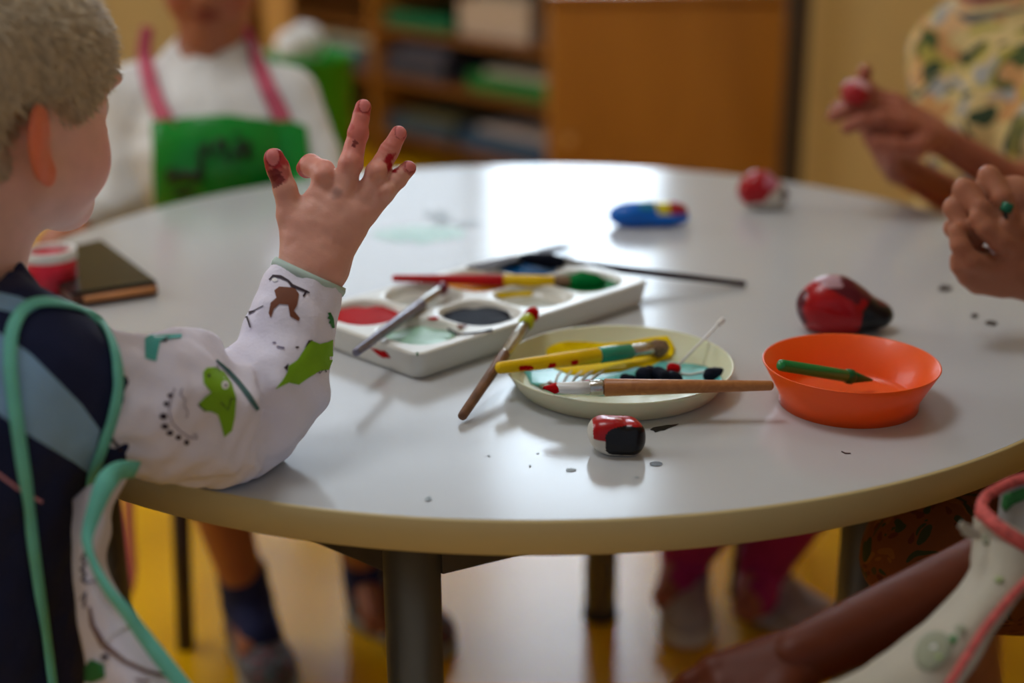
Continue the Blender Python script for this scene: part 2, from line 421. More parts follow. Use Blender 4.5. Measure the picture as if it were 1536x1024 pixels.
for u in (.01, Ls / 2, Ls - .01):
    bm = bmesh.new(); box(bm, SH(u, Ds / 2, .344), (.022, Ds, .686), RZ); bmobj('side_panel', bm, m_wood if u > .1 else m_woodd, shelf, bevel=.002)
bm = bmesh.new(); box(bm, SH(Ls / 2, Ds - .006, .36), (Ls - .05, .008, .66), RZ); bmobj('back_panel', bm, m_woodd, shelf)
q = P(418, 30, 3.6)
bm = bmesh.new(); box(bm, (q[0], q[1], .6), (.07, .05, 1.2)); 
post = bmobj('wooden_post', bm, m_woodl, None, bevel=.006); tag(post, 'light wooden upright post left of the green bin', 'post')

def tray(px, py, d, sx, sy, h, colr, name, label, cat, grp=None, fill=None, yaw=None, zz=None):
    c0 = P(px, py, d); z0 = c0[2] if zz is None else zz; yaw = RZ if yaw is None else yaw
    t = thing(name, label, cat, (c0[0], c0[1], z0), grp); R = Matrix.Rotation(yaw, 4, 'Z')
    b = bmesh.new(); w = .006
    for (x, y, xs, ys, z, zs) in ((0, 0, sx, sy, w / 2, w), (sx / 2 - w / 2, 0, w, sy, h / 2, h), (-sx / 2 + w / 2, 0, w, sy, h / 2, h), (0, sy / 2 - w / 2, sx, w, h / 2, h), (0, -sy / 2 + w / 2, sx, w, h / 2, h)):
        p = R @ V((x, y, 0)); box(b, (c0[0] + p.x, c0[1] + p.y, z0 + z), (xs, ys, zs), yaw)
    bmobj('tray_shell', b, M('plastic_' + name + str(colr), colr, .35), t, bevel=.0015)
    if fill:
        b = bmesh.new(); p = R @ V((0, 0, 0))
        for k in range(3): box(b, (c0[0], c0[1], z0 + w + (h * 1.15) * (k + .5) / 3), (sx * (.86 - .05 * k), sy * (.86 - .04 * k), h * 1.15 / 3), yaw + .03 * k)
        bmobj('paper_stack', b, M('paper_' + str(fill), fill, .8), t)
    return t
def shelf_item(u, v, z, sx, sy, h, colr, name, label, cat, fill=None):
    c0 = SH(u, v, z + .0105); t = thing(name, label, cat, c0); R = RZ; w = .006
    b = bmesh.new()
    for (x, y, xs, ys, zc, zs) in ((0, 0, sx, sy, w / 2, w), (sx / 2 - w / 2, 0, w, sy, h / 2, h), (-sx / 2 + w / 2, 0, w, sy, h / 2, h), (0, sy / 2 - w / 2, sx, w, h / 2, h), (0, -sy / 2 + w / 2, sx, w, h / 2, h)):
        p = c0 + ex * x + ey * y; box(b, (p[0], p[1], c0[2] + zc), (xs, ys, zs), R)
    bmobj('tray_shell', b, M('plastic' + str(colr), colr, .35), t, bevel=.0015)
    if fill:
        b = bmesh.new()
        for k in range(3): box(b, (c0[0], c0[1], c0[2] + w + (h * 1.1) * (k + .5) / 3), (sx * (.86 - .05 * k), sy * (.86 - .04 * k), h * 1.1 / 3), R + .03 * k)
        bmobj('paper_stack', b, M('paper' + str(fill), fill, .8), t)
    return t
shelf_item(.25, .20, .30, .42, .34, .06, (20, 120, 60), 'craft_tray', 'green craft tray with pale paper, nearest the cabinet on the upper shelf', 'tray', (205, 190, 165))
shelf_item(.27, .20, .10, .44, .36, .07, (40, 80, 115), 'craft_tray', 'blue craft tray with pale paper on the bottom shelf next to the cabinet', 'tray', (190, 172, 160))
shelf_item(.74, .20, .10, .38, .34, .06, (45, 78, 100), 'craft_tray', 'dark blue craft tray in the middle of the bottom shelf', 'tray', (110, 100, 60))
shelf_item(.76, .20, .30, .34, .34, .09, (60, 66, 84), 'storage_box', 'slate grey storage box beside the green tray on the shelf', 'box', (120, 115, 125))
shelf_item(1.22, .19, .30, .42, .34, .09, (38, 70, 95), 'craft_tray', 'dark blue craft tray holding cream paper at the far end of the upper shelf', 'tray', (240, 228, 186))
shelf_item(.76, .22, .47, .38, .34, .05, (22, 120, 78), 'craft_tray', 'emerald green tray high on the shelf left of the pale box', 'tray')
shelf_item(.36, .22, .47, .36, .32, .12, (200, 180, 160), 'storage_box', 'pale cardboard box high on the shelf above the green tray', 'box', (212, 196, 170))
# green bin with a white bag
q = P(470, 215, 3.35); zb = q[2]
bin_ = thing('waste_bin', 'bright green plastic bin behind the apron child\'s shoulder', 'bin', (q[0], q[1], 0))
bm = bmesh.new(); r0 = .10; H = P(470, 75, 3.35)[2]
lathe(bm, [(r0 * .8, 0), (r0 * .82, .01), (r0, H), (r0 + .008, H + .004), (r0 + .008, H - .015), (r0 - .006, H - .006), (r0 - .01, H - .045)], (q[0], q[1], 0), 40, cap=True); bmobj('body', bm, M('bin_green', (12, 140, 30), .35), bin_)
s = Sdf(); 
for k in range(9): s.ball(A(q[0] + .06 * math.cos(k * 2.1) * (k % 3) / 2, q[1] + .06 * math.sin(k * 2.1) * (k % 3) / 2, H + .015 + .006 * (k % 4)), .032, .02)
o, _ = npmesh('paper_towel', [grow(lambda p: s(p) + .006 * wob(p, .012), *s.bounds(.02), .006)], M('paper_white', (225, 228, 230), .8)); tag(o, 'crumpled white paper towel on top of the green bin', 'paper towel')
q = P(565, 100, 3.5)

#@@TABLE
# ------------------------------------------------------------------ the round table
m_top = M('white_laminate', (196, 199, 202), .17, var=.015, vs=6, spec=.62, bump=.012, bs=40)
m_edge = M('edge_band_cream', (208, 188, 134), .42, var=.04, vs=8)
m_leg = M('leg_grey', (112, 106, 92), .4, metal=.5, var=.05)
m_under = M('underframe', (84, 76, 66), .5, metal=.3)
table = thing('round_table', 'round white laminate table with cream edge on grey metal legs', 'table', (0, 0, 0))
bm = bmesh.new(); lathe(bm, [(.585, TT - .0262), (.5975, TT - .0262), (.5975, TT - .0012), (.5965, TT), (.3, TT)], n=160, cap=True)
top = bmobj('tabletop', bm, m_top, table)
for p in top.data.polygons: p.use_smooth = abs(p.normal.z) < .9
bm = bmesh.new(); lathe(bm, [(.5972, TT - .027), (.5990, TT - .027), (.6, TT - .026), (.6, TT - .0013), (.5992, TT - .0003), (.5972, TT)], n=200, cap=False)
bmobj('edge_band', bm, m_edge, table)
for i, (lx, ly) in enumerate(((-.107, -.45), (.104, .345), (.325, -.235), (-.455, -.16))):
    bm = bmesh.new(); lathe(bm, [(.021, .0), (.024, .004), (.024, TT - .0265)], (lx, ly, 0), 40); lg = bmobj('leg', bm, m_leg, table)
    bm = bmesh.new(); lathe(bm, [(.025, 0), (.0262, .002), (.0262, .012), (.0245, .015)], (lx, ly, 0), 32); bmobj('foot_cap', bm, M('rubber', (40, 38, 36), .7), lg)
    ang = math.atan2(ly, lx); bm = bmesh.new()
    pts = [(lx + .07 * math.cos(ang + t) * (1 if abs(t) < 2 else 1.3), ly + .07 * math.sin(ang + t) * (1 if abs(t) < 2 else 1.3)) for t in (-2.3, -.9, .9, 2.3)]
    vb = [bm.verts.new((x, y, TT - .027)) for x, y in pts]; vt = [bm.verts.new((lx + (x - lx) * .42, ly + (y - ly) * .42, TT - .052)) for x, y in pts]
    bm.faces.new(vb); bm.faces.new(vt[::-1])
    for k in range(4): bm.faces.new((vb[k], vb[(k + 1) % 4], vt[(k + 1) % 4], vt[k]))
    bmobj('leg_bracket', bm, m_under, table, bevel=.002)
LG = ((-.107, -.45), (.325, -.235), (.104, .345), (-.455, -.16))
for a_, b_ in zip(LG, LG[1:] + LG[:1]):
    d_ = V((b_[0] - a_[0], b_[1] - a_[1], 0)); L_ = d_.length; yw = math.atan2(d_.y, d_.x)
    bm = bmesh.new(); box(bm, ((a_[0] + b_[0]) / 2, (a_[1] + b_[1]) / 2, .545), (L_ - .044, .022, .095), yw); bmobj('rail', bm, m_under, table, bevel=.002)
def onT(px, py): return V(Z(px, py, TT)), V((0, 0, 1))
m_black = M('black_paint', (18, 17, 20), .25); m_red = M('red_paint', (186, 4, 12), .6, spec=.08); m_teals = M('turquoise_smear', (160, 205, 190), .25)
m_greys = M('grey_smear', (150, 160, 165), .4); m_teals2 = M('turquoise_smear_edge', (176, 210, 200), .25)
def jag(poly, a, seed=0, n=4):
    r = random.Random(seed); out = []
    for i, p in enumerate(poly):
        q = poly[(i + 1) % len(poly)]
        for k in range(n): t = k / n; out.append((p[0] + (q[0] - p[0]) * t + r.uniform(-a, a), p[1] + (q[1] - p[1]) * t + r.uniform(-a, a)))
    return out
marks = [(jag(disc(630, 351, 72, 14, 16, -.02), 2.5, 1, 2), m_teals2), (jag(disc(636, 352, 52, 9, 14, -.05), 2.5, 2, 2), m_teals),
 (jag(disc(662, 328, 16, 11, 8), 3, 3, 2), m_greys), (jag(disc(700, 336, 22, 4, 8), 2, 4, 2), m_greys), (jag(disc(640, 322, 8, 4, 6), 2, 5, 2), m_greys),
 (jag([(974, 644), (985, 640), (1000, 637), (1018, 636), (1010, 640), (996, 645), (984, 648)], 1.2, 6, 2), m_black),
 (disc(984, 696, 10, 3.6, 12), m_black), (jag(disc(1418, 433, 11, 5, 8), 1.5, 7, 2), m_greys if False else M('dark_speck', (60, 58, 60), .4)), (disc(1462, 474, 6, 4), M('dark_speck', (60, 58, 60), .4)), (disc(1487, 485, 10, 4, 10, .1), M('dark_speck', (60, 58, 60), .4)),
 (jag(disc(857, 705, 8, 3, 8), 1.2, 8, 2), m_greys), (jag(disc(642, 749, 6, 3, 8), 1.2, 9, 2), m_greys), (stroke([(1262, 677), (1268, 680), (1276, 680)], 2), M('dark_speck', (60, 58, 60), .4)),
 (disc(955, 716, 4, 1.2), m_greys), (disc(733, 684, 2, 1.3), m_greys), (disc(795, 699, 2, 1.3), m_greys), (disc(807, 680, 2, 1.2), m_greys), (jag(disc(1072, 775, 12, 2, 8), 1, 11, 2), M('yellow_smear', (205, 200, 110), .4))]
addpatches(top, onT, marks[:-1], step=14, off=.00025, thick=1)

#@@STOOLS
m_tube = M('stool_tube', (70, 58, 50), .4, metal=.5); m_seat = wood('stool_seat', (190, 130, 60), (206, 148, 76), (4, 4, 4))
def stool(c, yaw, label, zs=.34, w=.27):
    c = A(*c); t = thing('stool', label, 'stool', (c[0], c[1], 0)); R = Matrix.Rotation(yaw, 3, 'Z')
    bm = bmesh.new(); box(bm, (c[0], c[1], zs - .012), (w + .03, w + .03, .024), yaw); bmobj('seat', bm, m_seat, t, bevel=.01, seg=3)
    for sx in (-1, 1):
        for sy in (-1, 1):
            p = R @ V((sx * w / 2, sy * w / 2, 0)); b = R @ V((sx * (w / 2 - .01), sy * (w / 2 - .01), 0))
            bm = bmesh.new(); rod(bm, (c[0] + p.x, c[1] + p.y, 0), (c[0] + b.x, c[1] + b.y, zs - .024), [(0, .0125), (1, .0125)], 20); bmobj('leg', bm, m_tube, t)
    return t
m_skin = M('skin', (0, 0, 0), .48, attr=True, var=.05, vs=60, bump=.12, bs=500, spec=.3, sss=.35, sssr=(.008, .003, .0015))
SK = L3((230, 166, 138)); SKP = L3((222, 130, 118)); REDP = L3((176, 24, 38))
def headsdf(S, o, R, sc=1., ears=True):
    """child's head; local x = person's right, y = forward, z = up; R columns are the axes"""
    def q(x, y, z): return o + R @ (A(x, y, z) * sc)
    S.ell(q(0, -.002, .038), A(.072, .092, .078) * sc, .01, R=R)
    S.ell(q(0, .034, -.022), A(.057, .056, .062) * sc, .03, R=R)
    for s_ in (-1, 1):
        S.ball(q(s_ * .034, .046, -.032), .0285 * sc, .018)
        S.cone(q(s_ * .046, .002, -.038), q(s_ * .012, .06, -.072), .018 * sc, .015 * sc, .02)
        S.ell(q(s_ * .028, .083, .03), A(.022, .01, .008) * sc, .015, R=R)
    S.ball(q(0, .068, -.073), .0155 * sc, .02)
    S.cone(q(0, -.022, -.03), q(0, -.035, -.125), .045 * sc, .044 * sc, .025)
    for s_ in (-1, 1): S.ball(q(s_ * .029, .103, .008), .0145 * sc, .012, '-'); S.ball(q(s_ * .028, .074, .007), .0125 * sc, .003)
    S.cone(q(0, .086, .006), q(0, .1, -.02), .006 * sc, .0085 * sc, .01); S.ball(q(.008, .092, -.024), .0055 * sc, .005); S.ball(q(-.008, .092, -.024), .0055 * sc, .005)
    S.ell(q(0, .0865, -.0445), A(.02, .0075, .005) * sc, .004, R=R); S.ell(q(0, .0855, -.0525), A(.016, .008, .0055) * sc, .004, R=R); S.ell(q(0, .097, -.0485), A(.017, .006, .0011) * sc, .002, '-', R=R)
    if ears:
        for s_ in (-1, 1):
            E0 = np.array(Matrix.Rotation(s_ * .62, 3, 'Z') @ Matrix.Rotation(.12, 3, 'X')); RE = R @ E0
            S.ell(q(s_ * .083, -.014, .0), A(.0065, .0185, .029) * sc, .006, R=RE)
            S.ell(q(s_ * .0795, -.006, -.024), A(.005, .007, .010) * sc, .006, R=RE)
            S.ell(q(s_ * .087, -.007, .002), A(.0045, .0125, .021) * sc, .004, '-', R=RE)
            S.ell(q(s_ * .083, -.003, -.004), A(.004, .006, .009) * sc, .003, '-', R=RE)
    return q
def headcol(v, o, R, sc, base, lip):
    l = (v - o) @ R / sc; c = np.tile(base, (len(v), 1))
    ck = np.exp(-(((np.abs(l[:, 0]) - .04) / .022) ** 2 + ((l[:, 1] - .06) / .03) ** 2 + ((l[:, 2] + .03) / .022) ** 2)); c = mixc(c, SKP[None] * base / SK, ck * .75)
    ear = sstep(np.abs(l[:, 0]), .074, .082) * (l[:, 2] < .035) * (l[:, 1] < .02); c = mixc(c, L3((232, 96, 44))[None] * base / SK, ear * .75)  # ears tinted orange: light shining through them, painted in
    lp = (np.abs(l[:, 0]) < .02) & (l[:, 1] > .078) & (np.abs(l[:, 2] + .0485) < .011 - .3 * np.abs(l[:, 0])); c[lp] = lip
    for s_ in (-1, 1):
        d = l - A(s_ * .028, .074, .007); r = np.linalg.norm(d, axis=1); w = (r < .0135) & (d[:, 1] > .004); c[w & (np.abs(d[:, 2]) < .0065)] = L3((225, 220, 215))
        c[w & (np.hypot(d[:, 0], d[:, 2]) < .0055)] = L3((50, 40, 32))
        br = (np.abs(l[:, 0] - s_ * .028) < .02) & (np.abs(l[:, 2] - .032) < .0035) & (l[:, 1] > .06); c[br] = L3((120, 90, 62))
    return c
def rotm(yaw, pit=0, rol=0):
    """yaw: heading of the face, 0 = away from camera (+y), positive turns to the left"""
    return np.array(Matrix.Rotation(yaw, 3, 'Z') @ Matrix.Rotation(pit, 3, 'X') @ Matrix.Rotation(rol, 3, 'Y'))

# ================================================================== the boy in front
boy = thing('person', 'boy in front left seen from behind, short fair hair, painted hand raised above the table', 'person', (P(-60, 700, 1.0)[0], P(-60, 700, 1.0)[1], 0))
HS = .96
Rb = rotm(-math.radians(36), math.radians(-2), math.radians(4)); Hb = P(-22, 180, 1.0)
hs = Sdf(); hq = headsdf(hs, Hb, Rb, HS)
nb = P(-100, 470, .99); hs.cone(hq(0, -.03, -.06), nb, .046, .05, .03)
lo, hi = hs.bounds(.01); head_part = grow(hs, lo, hi, .0018)
# hand: back of the hand faces the camera, fingers spread
D0 = 1.115
def H2(px, py, dd=0.): return P(px, py, D0 + dd)
def creases(p):
    o = 0
    for (a, b), (c_, d_), w in (((517, 204), (553, 216), 1), ((521, 212), (552, 222), .6), ((530, 166), (556, 172), .8), ((570, 215), (600, 228), 1), ((568, 222), (596, 234), .6), ((588, 204), (610, 212), .6), ((590, 258), (608, 272), .9), ((602, 246), (620, 258), .6), ((402, 250), (424, 250), 1), ((402, 256), (424, 256), .6), ((432, 372), (505, 410), .5), ((440, 322), (452, 300), .8)):
        A_ = H2(a, b); B_ = H2(c_, d_); ab = B_ - A_; t = np.clip(((p - A_) @ ab) / (ab @ ab), 0, 1); q_ = p - A_ - t[..., None] * ab; q_[..., 1] *= .25
        o = o + w * np.exp(-(np.linalg.norm(q_, axis=-1) / .0013) ** 2)
    return o
hd = Sdf()
el = P(352, 655, 1.075); wr = H2(470, 405, -.002)
hd.cone(el, wr, .024, .0225, .01)
hd.cone(wr, H2(470, 385), .0225, .0215, .01)
hd.cone(H2(456, 385), H2(452, 335, .002), .0155, .0160, .014)          # radial side of the wrist and palm
hd.cone(H2(492, 392), H2(534, 326, .004), .015, .0125, .014)
hd.cone(H2(474, 390), H2(497, 312, .003), .0165, .0115, .014)
hd.cone(H2(470, 340), H2(474, 300, .004), .0155, .0100, .010)
hd.cone(H2(500, 340), H2(512, 297, .002), .0130, .0095, .010)
hd.cone(H2(520, 345, .003), H2(540, 316, .004), .0115, .0085, .010)
hd.cone(H2(455, 355), H2(438, 322), .0145, .0105, .008)                # thumb base
hd.chain([H2(436, 322), H2(428, 284, -.004), H2(417, 252, -.004), H2(411, 238, -.006)], [.0105, .0090, .0088, .0082], .005)
hd.chain([H2(484, 296, .004), H2(485, 258, .006), H2(466, 248, .018), H2(460, 252, .026)], [.0105, .0092, .0088, .0082], .004)   # index, curled
hd.chain([H2(513, 290, .002), H2(526, 245, .004), H2(537, 200, .006), H2(544.5, 161, .008)], [.0100, .0092, .0079, .0064], .004)
hd.chain([H2(545, 300, .004), H2(566, 258, .006), H2(584, 226, .008), H2(598, 201, .01)], [.0090, .0085, .0075, .0066], .003)
hd.chain([H2(550, 322, .004), H2(577, 289, .006), H2(597, 268, .008), H2(613, 252, .01)], [.0085, .0078, .0070, .0060], .003)
# knuckle dimples and nails
for a, b in ((487, 262), (527, 243), (568, 257), (580, 286)): hd.ball(H2(a, b, -.003), .0062, .006)
nails = [(409, 235, -.0145, .0052, .0065, -.15), (547, 158, .0005, .0042, .0052, -.2), (601, 198, .003, .0040, .005, -.35), (616, 249, .0035, .0036, .0045, -.6)]
lo, hi = hd.bounds(.008); hand_part = grow(lambda p: hd(p) + .0004 * wob(p, .006) + .0009 * creases(p), lo, hi, .0011)
# hidden rest of the body: trunk, other arm, legs
bd = Sdf(); chest = P(-105, 640, .985); hip = A(chest[0] - .03, chest[1] + .01, .43); shR = P(40, 560, .965); shL = P(-215, 560, 1.1)
bd.cone(nb, chest, .05, .088, .03); bd.cone(chest, hip, .088, .095, .03); bd.cone(shR, el, .034, .03, .02); bd.cone(nb + A(0, 0, -.03), shR, .035, .036, .03); bd.cone(nb + A(0, 0, -.03), shL, .035, .036, .03)
fw = Rb[:, 1] * A(1, 1, 0); fw /= np.linalg.norm(fw); rt = A(fw[1], -fw[0], 0)
ell_ = shL + A(0, 0, -.15) + fw * .06; bd.cone(shL, ell_, .034, .028, .02); bd.cone(ell_, ell_ + fw * .13 + A(0, 0, -.02), .028, .02, .01)
for sd in (-1, 1):
    fl_ = A(-.35, .93, 0); h0 = hip + A(.93, .35, 0) * sd * .055; kn = h0 + fl_ * .24 + A(0, 0, -.02); an = kn + A(0, 0, -.33) + fw * .0
    bd.cone(h0, kn, .058, .043, .03); bd.cone(kn, an, .04, .026, .01); bd.cone(an, an + fw * .09 + A(0, 0, -.03), .024, .022, .01)
lo, hi = bd.bounds(.02); body_part = grow(bd, lo, hi, .007)
tips = [(H2(411, 232, -.006), .017, .9), (H2(459, 252, .026), .016, .85), (H2(546, 155, .008), .013, .6), (H2(590, 240, -.002), .0075, 1.), (H2(604, 196, .008), .009, .4), (H2(617, 247, .008), .010, .6), (H2(417, 262, -.01), .010, .6), (H2(588, 250, .001), .006, 1.), (H2(520, 192, .0), .006, .35), (H2(522, 262, .0), .007, .25)]
def boycol(v):
    c = headcol(v, Hb, Rb, HS, L3((240, 190, 172)), L3((200, 100, 95)))
    n = wob(v, .004); n2 = wob(v, .0018, 3)
    dh = np.linalg.norm(v - H2(500, 290), axis=1); c = mixc(c, np.tile(L3((216, 150, 130)), (len(v), 1)), (dh < .15) * .6)
    fin = sstep(v[:, 2], H2(500, 275)[2], H2(500, 200)[2]) * (dh < .13); c = mixc(c, np.tile(L3((218, 120, 110)), (len(v), 1)), fin * .85)
    for p, r, a in tips:
        d = np.linalg.norm(v - p, axis=1); w = a * (1 - sstep(d + .0022 * n + .001 * n2, r * .72, r)); c = mixc(c, np.tile(REDP, (len(v), 1)), w)
    d = np.linalg.norm(v - H2(503, 287, -.012), axis=1); c = mixc(c, np.tile(L3((120, 96, 96)), (len(v), 1)), .55 * (1 - sstep(d + .001 * n, .003, .008)))
    for x, y, r in ((531, 211, .003), (445, 325, .0013), (528, 213, .002), (619, 253, .0017), (418, 272, .004), (414, 262, .0035)):
        d = np.linalg.norm(v - H2(x, y, -.008), axis=1); c = mixc(c, np.tile(L3((110, 20, 24)), (len(v), 1)), .8 * (d + .0008 * n2 < r + .003) * (d < .012))
    for x, y, dz, rx_, ry_, a in nails:
        l = (v - H2(x, y, dz + .002)); u = l[:, 0] * math.cos(a) - l[:, 2] * math.sin(a); w = l[:, 0] * math.sin(a) + l[:, 2] * math.cos(a)
        e = (u / rx_) ** 2 + (w / ry_) ** 2; m = (np.linalg.norm(l, axis=1) < .011) & (l[:, 1] < .006); c = mixc(c, np.tile(L3((226, 140, 138)), (len(v), 1)), .8 * m * (1 - sstep(e, .8, 1.05))); c = mixc(c, np.tile(L3((130, 30, 36)), (len(v), 1)), .55 * m * (np.abs(e - 1.15) < .18))
    return c
npmesh('body', [head_part, hand_part, body_part], m_skin, boy, None, boycol)
# hair: cap plus short strands
m_hair = M('fair_hair', (208, 190, 160), .5, var=.2, vs=160, bump=.5, bs=700)
hb = Sdf()
def q(x, y, z): return Hb + Rb @ A(x, y, z) * HS
hb.ell(q(0, -.004, .044), A(.0795, .0985, .083), .01, R=Rb)
hb.ell(q(0, -.03, .012), A(.070, .066, .066), .03, R=Rb)
hb.ell(q(0, .09, -.04), A(.10, .10, .085), .012, '-', R=Rb)
for s_ in (-1, 1): hb.ell(q(s_ * .085, -.004, -.012), A(.03, .034, .040), .012, '-', R=Rb)
hb.ball(q(0, -.05, -.125), .10, .02, '-')
def hairf(p):
    l = (p - Hb) @ Rb
    return hb(p) + .0013 * wob(l * A(1, 1, .35), .006) + .0008 * wob(l * A(1, 1, .4), .0025, 2)
lo, hi = hb.bounds(.01); hv, hf = grow(hairf, lo, hi, .0022)
bm = bmesh.new(); ctr = q(0, -.01, .04)
me_ = None
tri = hv[hf]; cen = tri.mean(1); nrm = np.cross(tri[:, 1] - tri[:, 0], tri[:, 3] - tri[:, 0]); nrm /= np.linalg.norm(nrm, axis=1)[:, None] + 1e-9
if ((cen - ctr) * nrm).sum(1).mean() < 0: nrm = -nrm
ok = np.where(((cen - ctr) * nrm).sum(1) > 0)[0]; pick = rng.choice(ok, 24000)
ll = (cen[pick] - Hb) @ Rb; crown = A(0, -.05, .12); fl = ll - crown; fl /= np.linalg.norm(fl, axis=1)[:, None]
fl = fl @ Rb.T + A(0, 0, -.25); dirs = nrm[pick] * .24 + fl * .75 + rng.normal(0, .2, (len(pick), 3)); dirs /= np.linalg.norm(dirs, axis=1)[:, None]
ln = rng.uniform(.006, .0125, len(pick)) * np.where(ll[:, 2] < .0, .45, 1); side = np.cross(dirs, nrm[pick]); side /= np.linalg.norm(side, axis=1)[:, None] + 1e-9
b0 = cen[pick] - nrm[pick] * .001; w_ = .00055
v1 = b0 + side * w_; v2 = b0 - side * w_; mid = b0 + dirs * ln[:, None] * .55 + nrm[pick] * .0008; v3 = mid - side * w_ * .8; v4 = mid + side * w_ * .8
tipv = b0 + dirs * ln[:, None] - nrm[pick] * .0012; v5 = tipv - side * w_ * .2; v6 = tipv + side * w_ * .2
sv = np.stack([v1, v2, v3, v4, v5, v6], 1).reshape(-1, 3); k = np.arange(len(pick))[:, None] * 6
sf = np.concatenate([k + [0, 1, 2, 3], k + [3, 2, 4, 5]])
npmesh('hair', [(hv, hf), (sv, sf)], m_hair, boy)
# ---- the boy's sweater
m_navy = M('navy_knit', (20, 32, 74), .85, var=.12, vs=20, bump=.35, bs=500)
m_lblue = M('light_blue_knit', (140, 182, 222), .85, var=.06, vs=25, bump=.3, bs=500)
m_pinkc = M('pink_cord', (214, 150, 170), .7)
sw = Sdf(); nb2 = P(-108, 500, .985)
sw.cone(nb2, chest, .066, .1, .03); sw.cone(chest, hip + A(0, 0, -.03), .1, .102, .04)
sw.cone(nb2 + A(0, 0, -.03), shR, .05, .052, .04); sw.cone(shR, P(165, 605, 1.0), .050, .044, .02); sw.cone(nb2 + A(0, 0, -.04), shL, .045, .045, .04)
sw.cone(shL, ell_, .045, .04, .02); sw.cone(ell_, ell_ + fw * .1, .04, .03, .01)
sw.cone(P(-52, 452, .985), P(-100, 452, .985), .046, .05, .012)
sw.ell(nb2 + A(.012, 0, .045), A(.048, .048, .03), .01, '-')
def swf(p): return sw(p) + .0045 * wob(p * A(1, 1, .8), .035) + .0012 * wob(p, .012, 4)
lo, hi = sw.bounds(.02); o, bv_sw = npmesh('sweater', [grow(swf, lo, hi, .0036)], m_navy, boy)
w_sw = lambda x, y: hit(bv_sw, x, y)
blue = [(0, 500), (33, 522), (46, 531), (80, 565), (122, 607), (149, 644), (141, 680), (131, 708), (110, 692), (70, 668), (37, 648), (0, 622), (-30, 600), (-30, 480)]
blue2 = [(-30, 436), (0, 440), (28, 446), (62, 460), (40, 474), (0, 466), (-30, 462)]
addpatches(o, w_sw, [(blue, m_lblue), (blue2, m_lblue), (stroke([(-20, 700), (0, 712), (30, 735), (62, 752)], 5), m_pinkc)], step=6, off=.0008)
# ---- the boy's bib with long sleeves
m_bib = M('white_bib_cotton', (236, 233, 250), .7, var=.03, vs=10, bump=.25, bs=350, sss=.0)
m_tie = M('mint_ribbon', (116, 214, 198), .6, var=.08, vs=40, bump=.3, bs=600)
m_lime = M('lime_print', (128, 182, 20), .7, var=.05); m_dk = M('dark_print', (48, 30, 46), .7); m_brn = M('brown_print', (120, 66, 40), .7); m_tealp = M('teal_print', (70, 172, 165), .7)
m_wht = M('white_print', (236, 236, 236), .7); m_gline = M('fine_grey_print', (120, 112, 140), .7); m_grn = M('dark_green_print', (44, 120, 60), .7); m_seam = M('seam_teal', (70, 110, 112), .7)
bib = Sdf()
bib.cone(P(466, 400, D0), P(436, 490, 1.105), .0278, .0345, .01)
bib.cone(P(436, 490, 1.105), P(408, 580, 1.09), .0345, .040, .01); bib.cone(P(408, 580, 1.09), P(378, 655, 1.08), .040, .032, .01)
bib.cone(P(140, 592, .995), P(235, 612, 1.02), .047, .051, .008); bib.cone(P(235, 612, 1.02), P(300, 632, 1.045), .051, .0475, .01); bib.cone(P(300, 632, 1.045), P(338, 665, 1.06), .0475, .033, .01)
bib.ball(P(268, 570, 1.04), .035, .02); bib.cone(P(330, 690, 1.062), P(385, 672, 1.075), .020, .016, .012)
def tabled(p): return np.maximum(np.maximum(np.hypot(p[..., 0], p[..., 1]) - .6, p[..., 2] - TT), TT - .03 - p[..., 2])
ax1 = P(372, 655, 1.075) - P(459, 428, D0); ax1 /= np.linalg.norm(ax1)
axc = CX * -.42 + CU * -.9; axc /= np.linalg.norm(axc)
def bibf(p):
    n = wob(p, .02); t = (p - P(459, 428, D0)) @ axc
    d = bib(p) + .0028 * n + .0042 * wob(p * A(1, 1, 1.6), .028, 5) * sstep(t, .01, .05) + .0006 * wob(p, .008, 2)
    el_ = np.linalg.norm(p - P(350, 640, 1.05), axis=-1); d = d + .0075 * wob(p, .015, 8) * np.exp(-(el_ / .045) ** 2)
    cu = np.maximum(-(t + .006), 0); d = np.maximum(d, -(t + .010))       # cut at the cuff
    return np.maximum(d, -tabled(p) + .0012)
lo, hi = bib.bounds(.012)
o, bv_bib = npmesh('bib', [grow(bibf, lo, hi, .0021)], m_bib, boy)
bibo = o
w_bib = lambda x, y: hit(bv_bib, x, y)
def c3(*pts): return [(x / 2.694, 380 + y / 2.694) for x, y in pts]
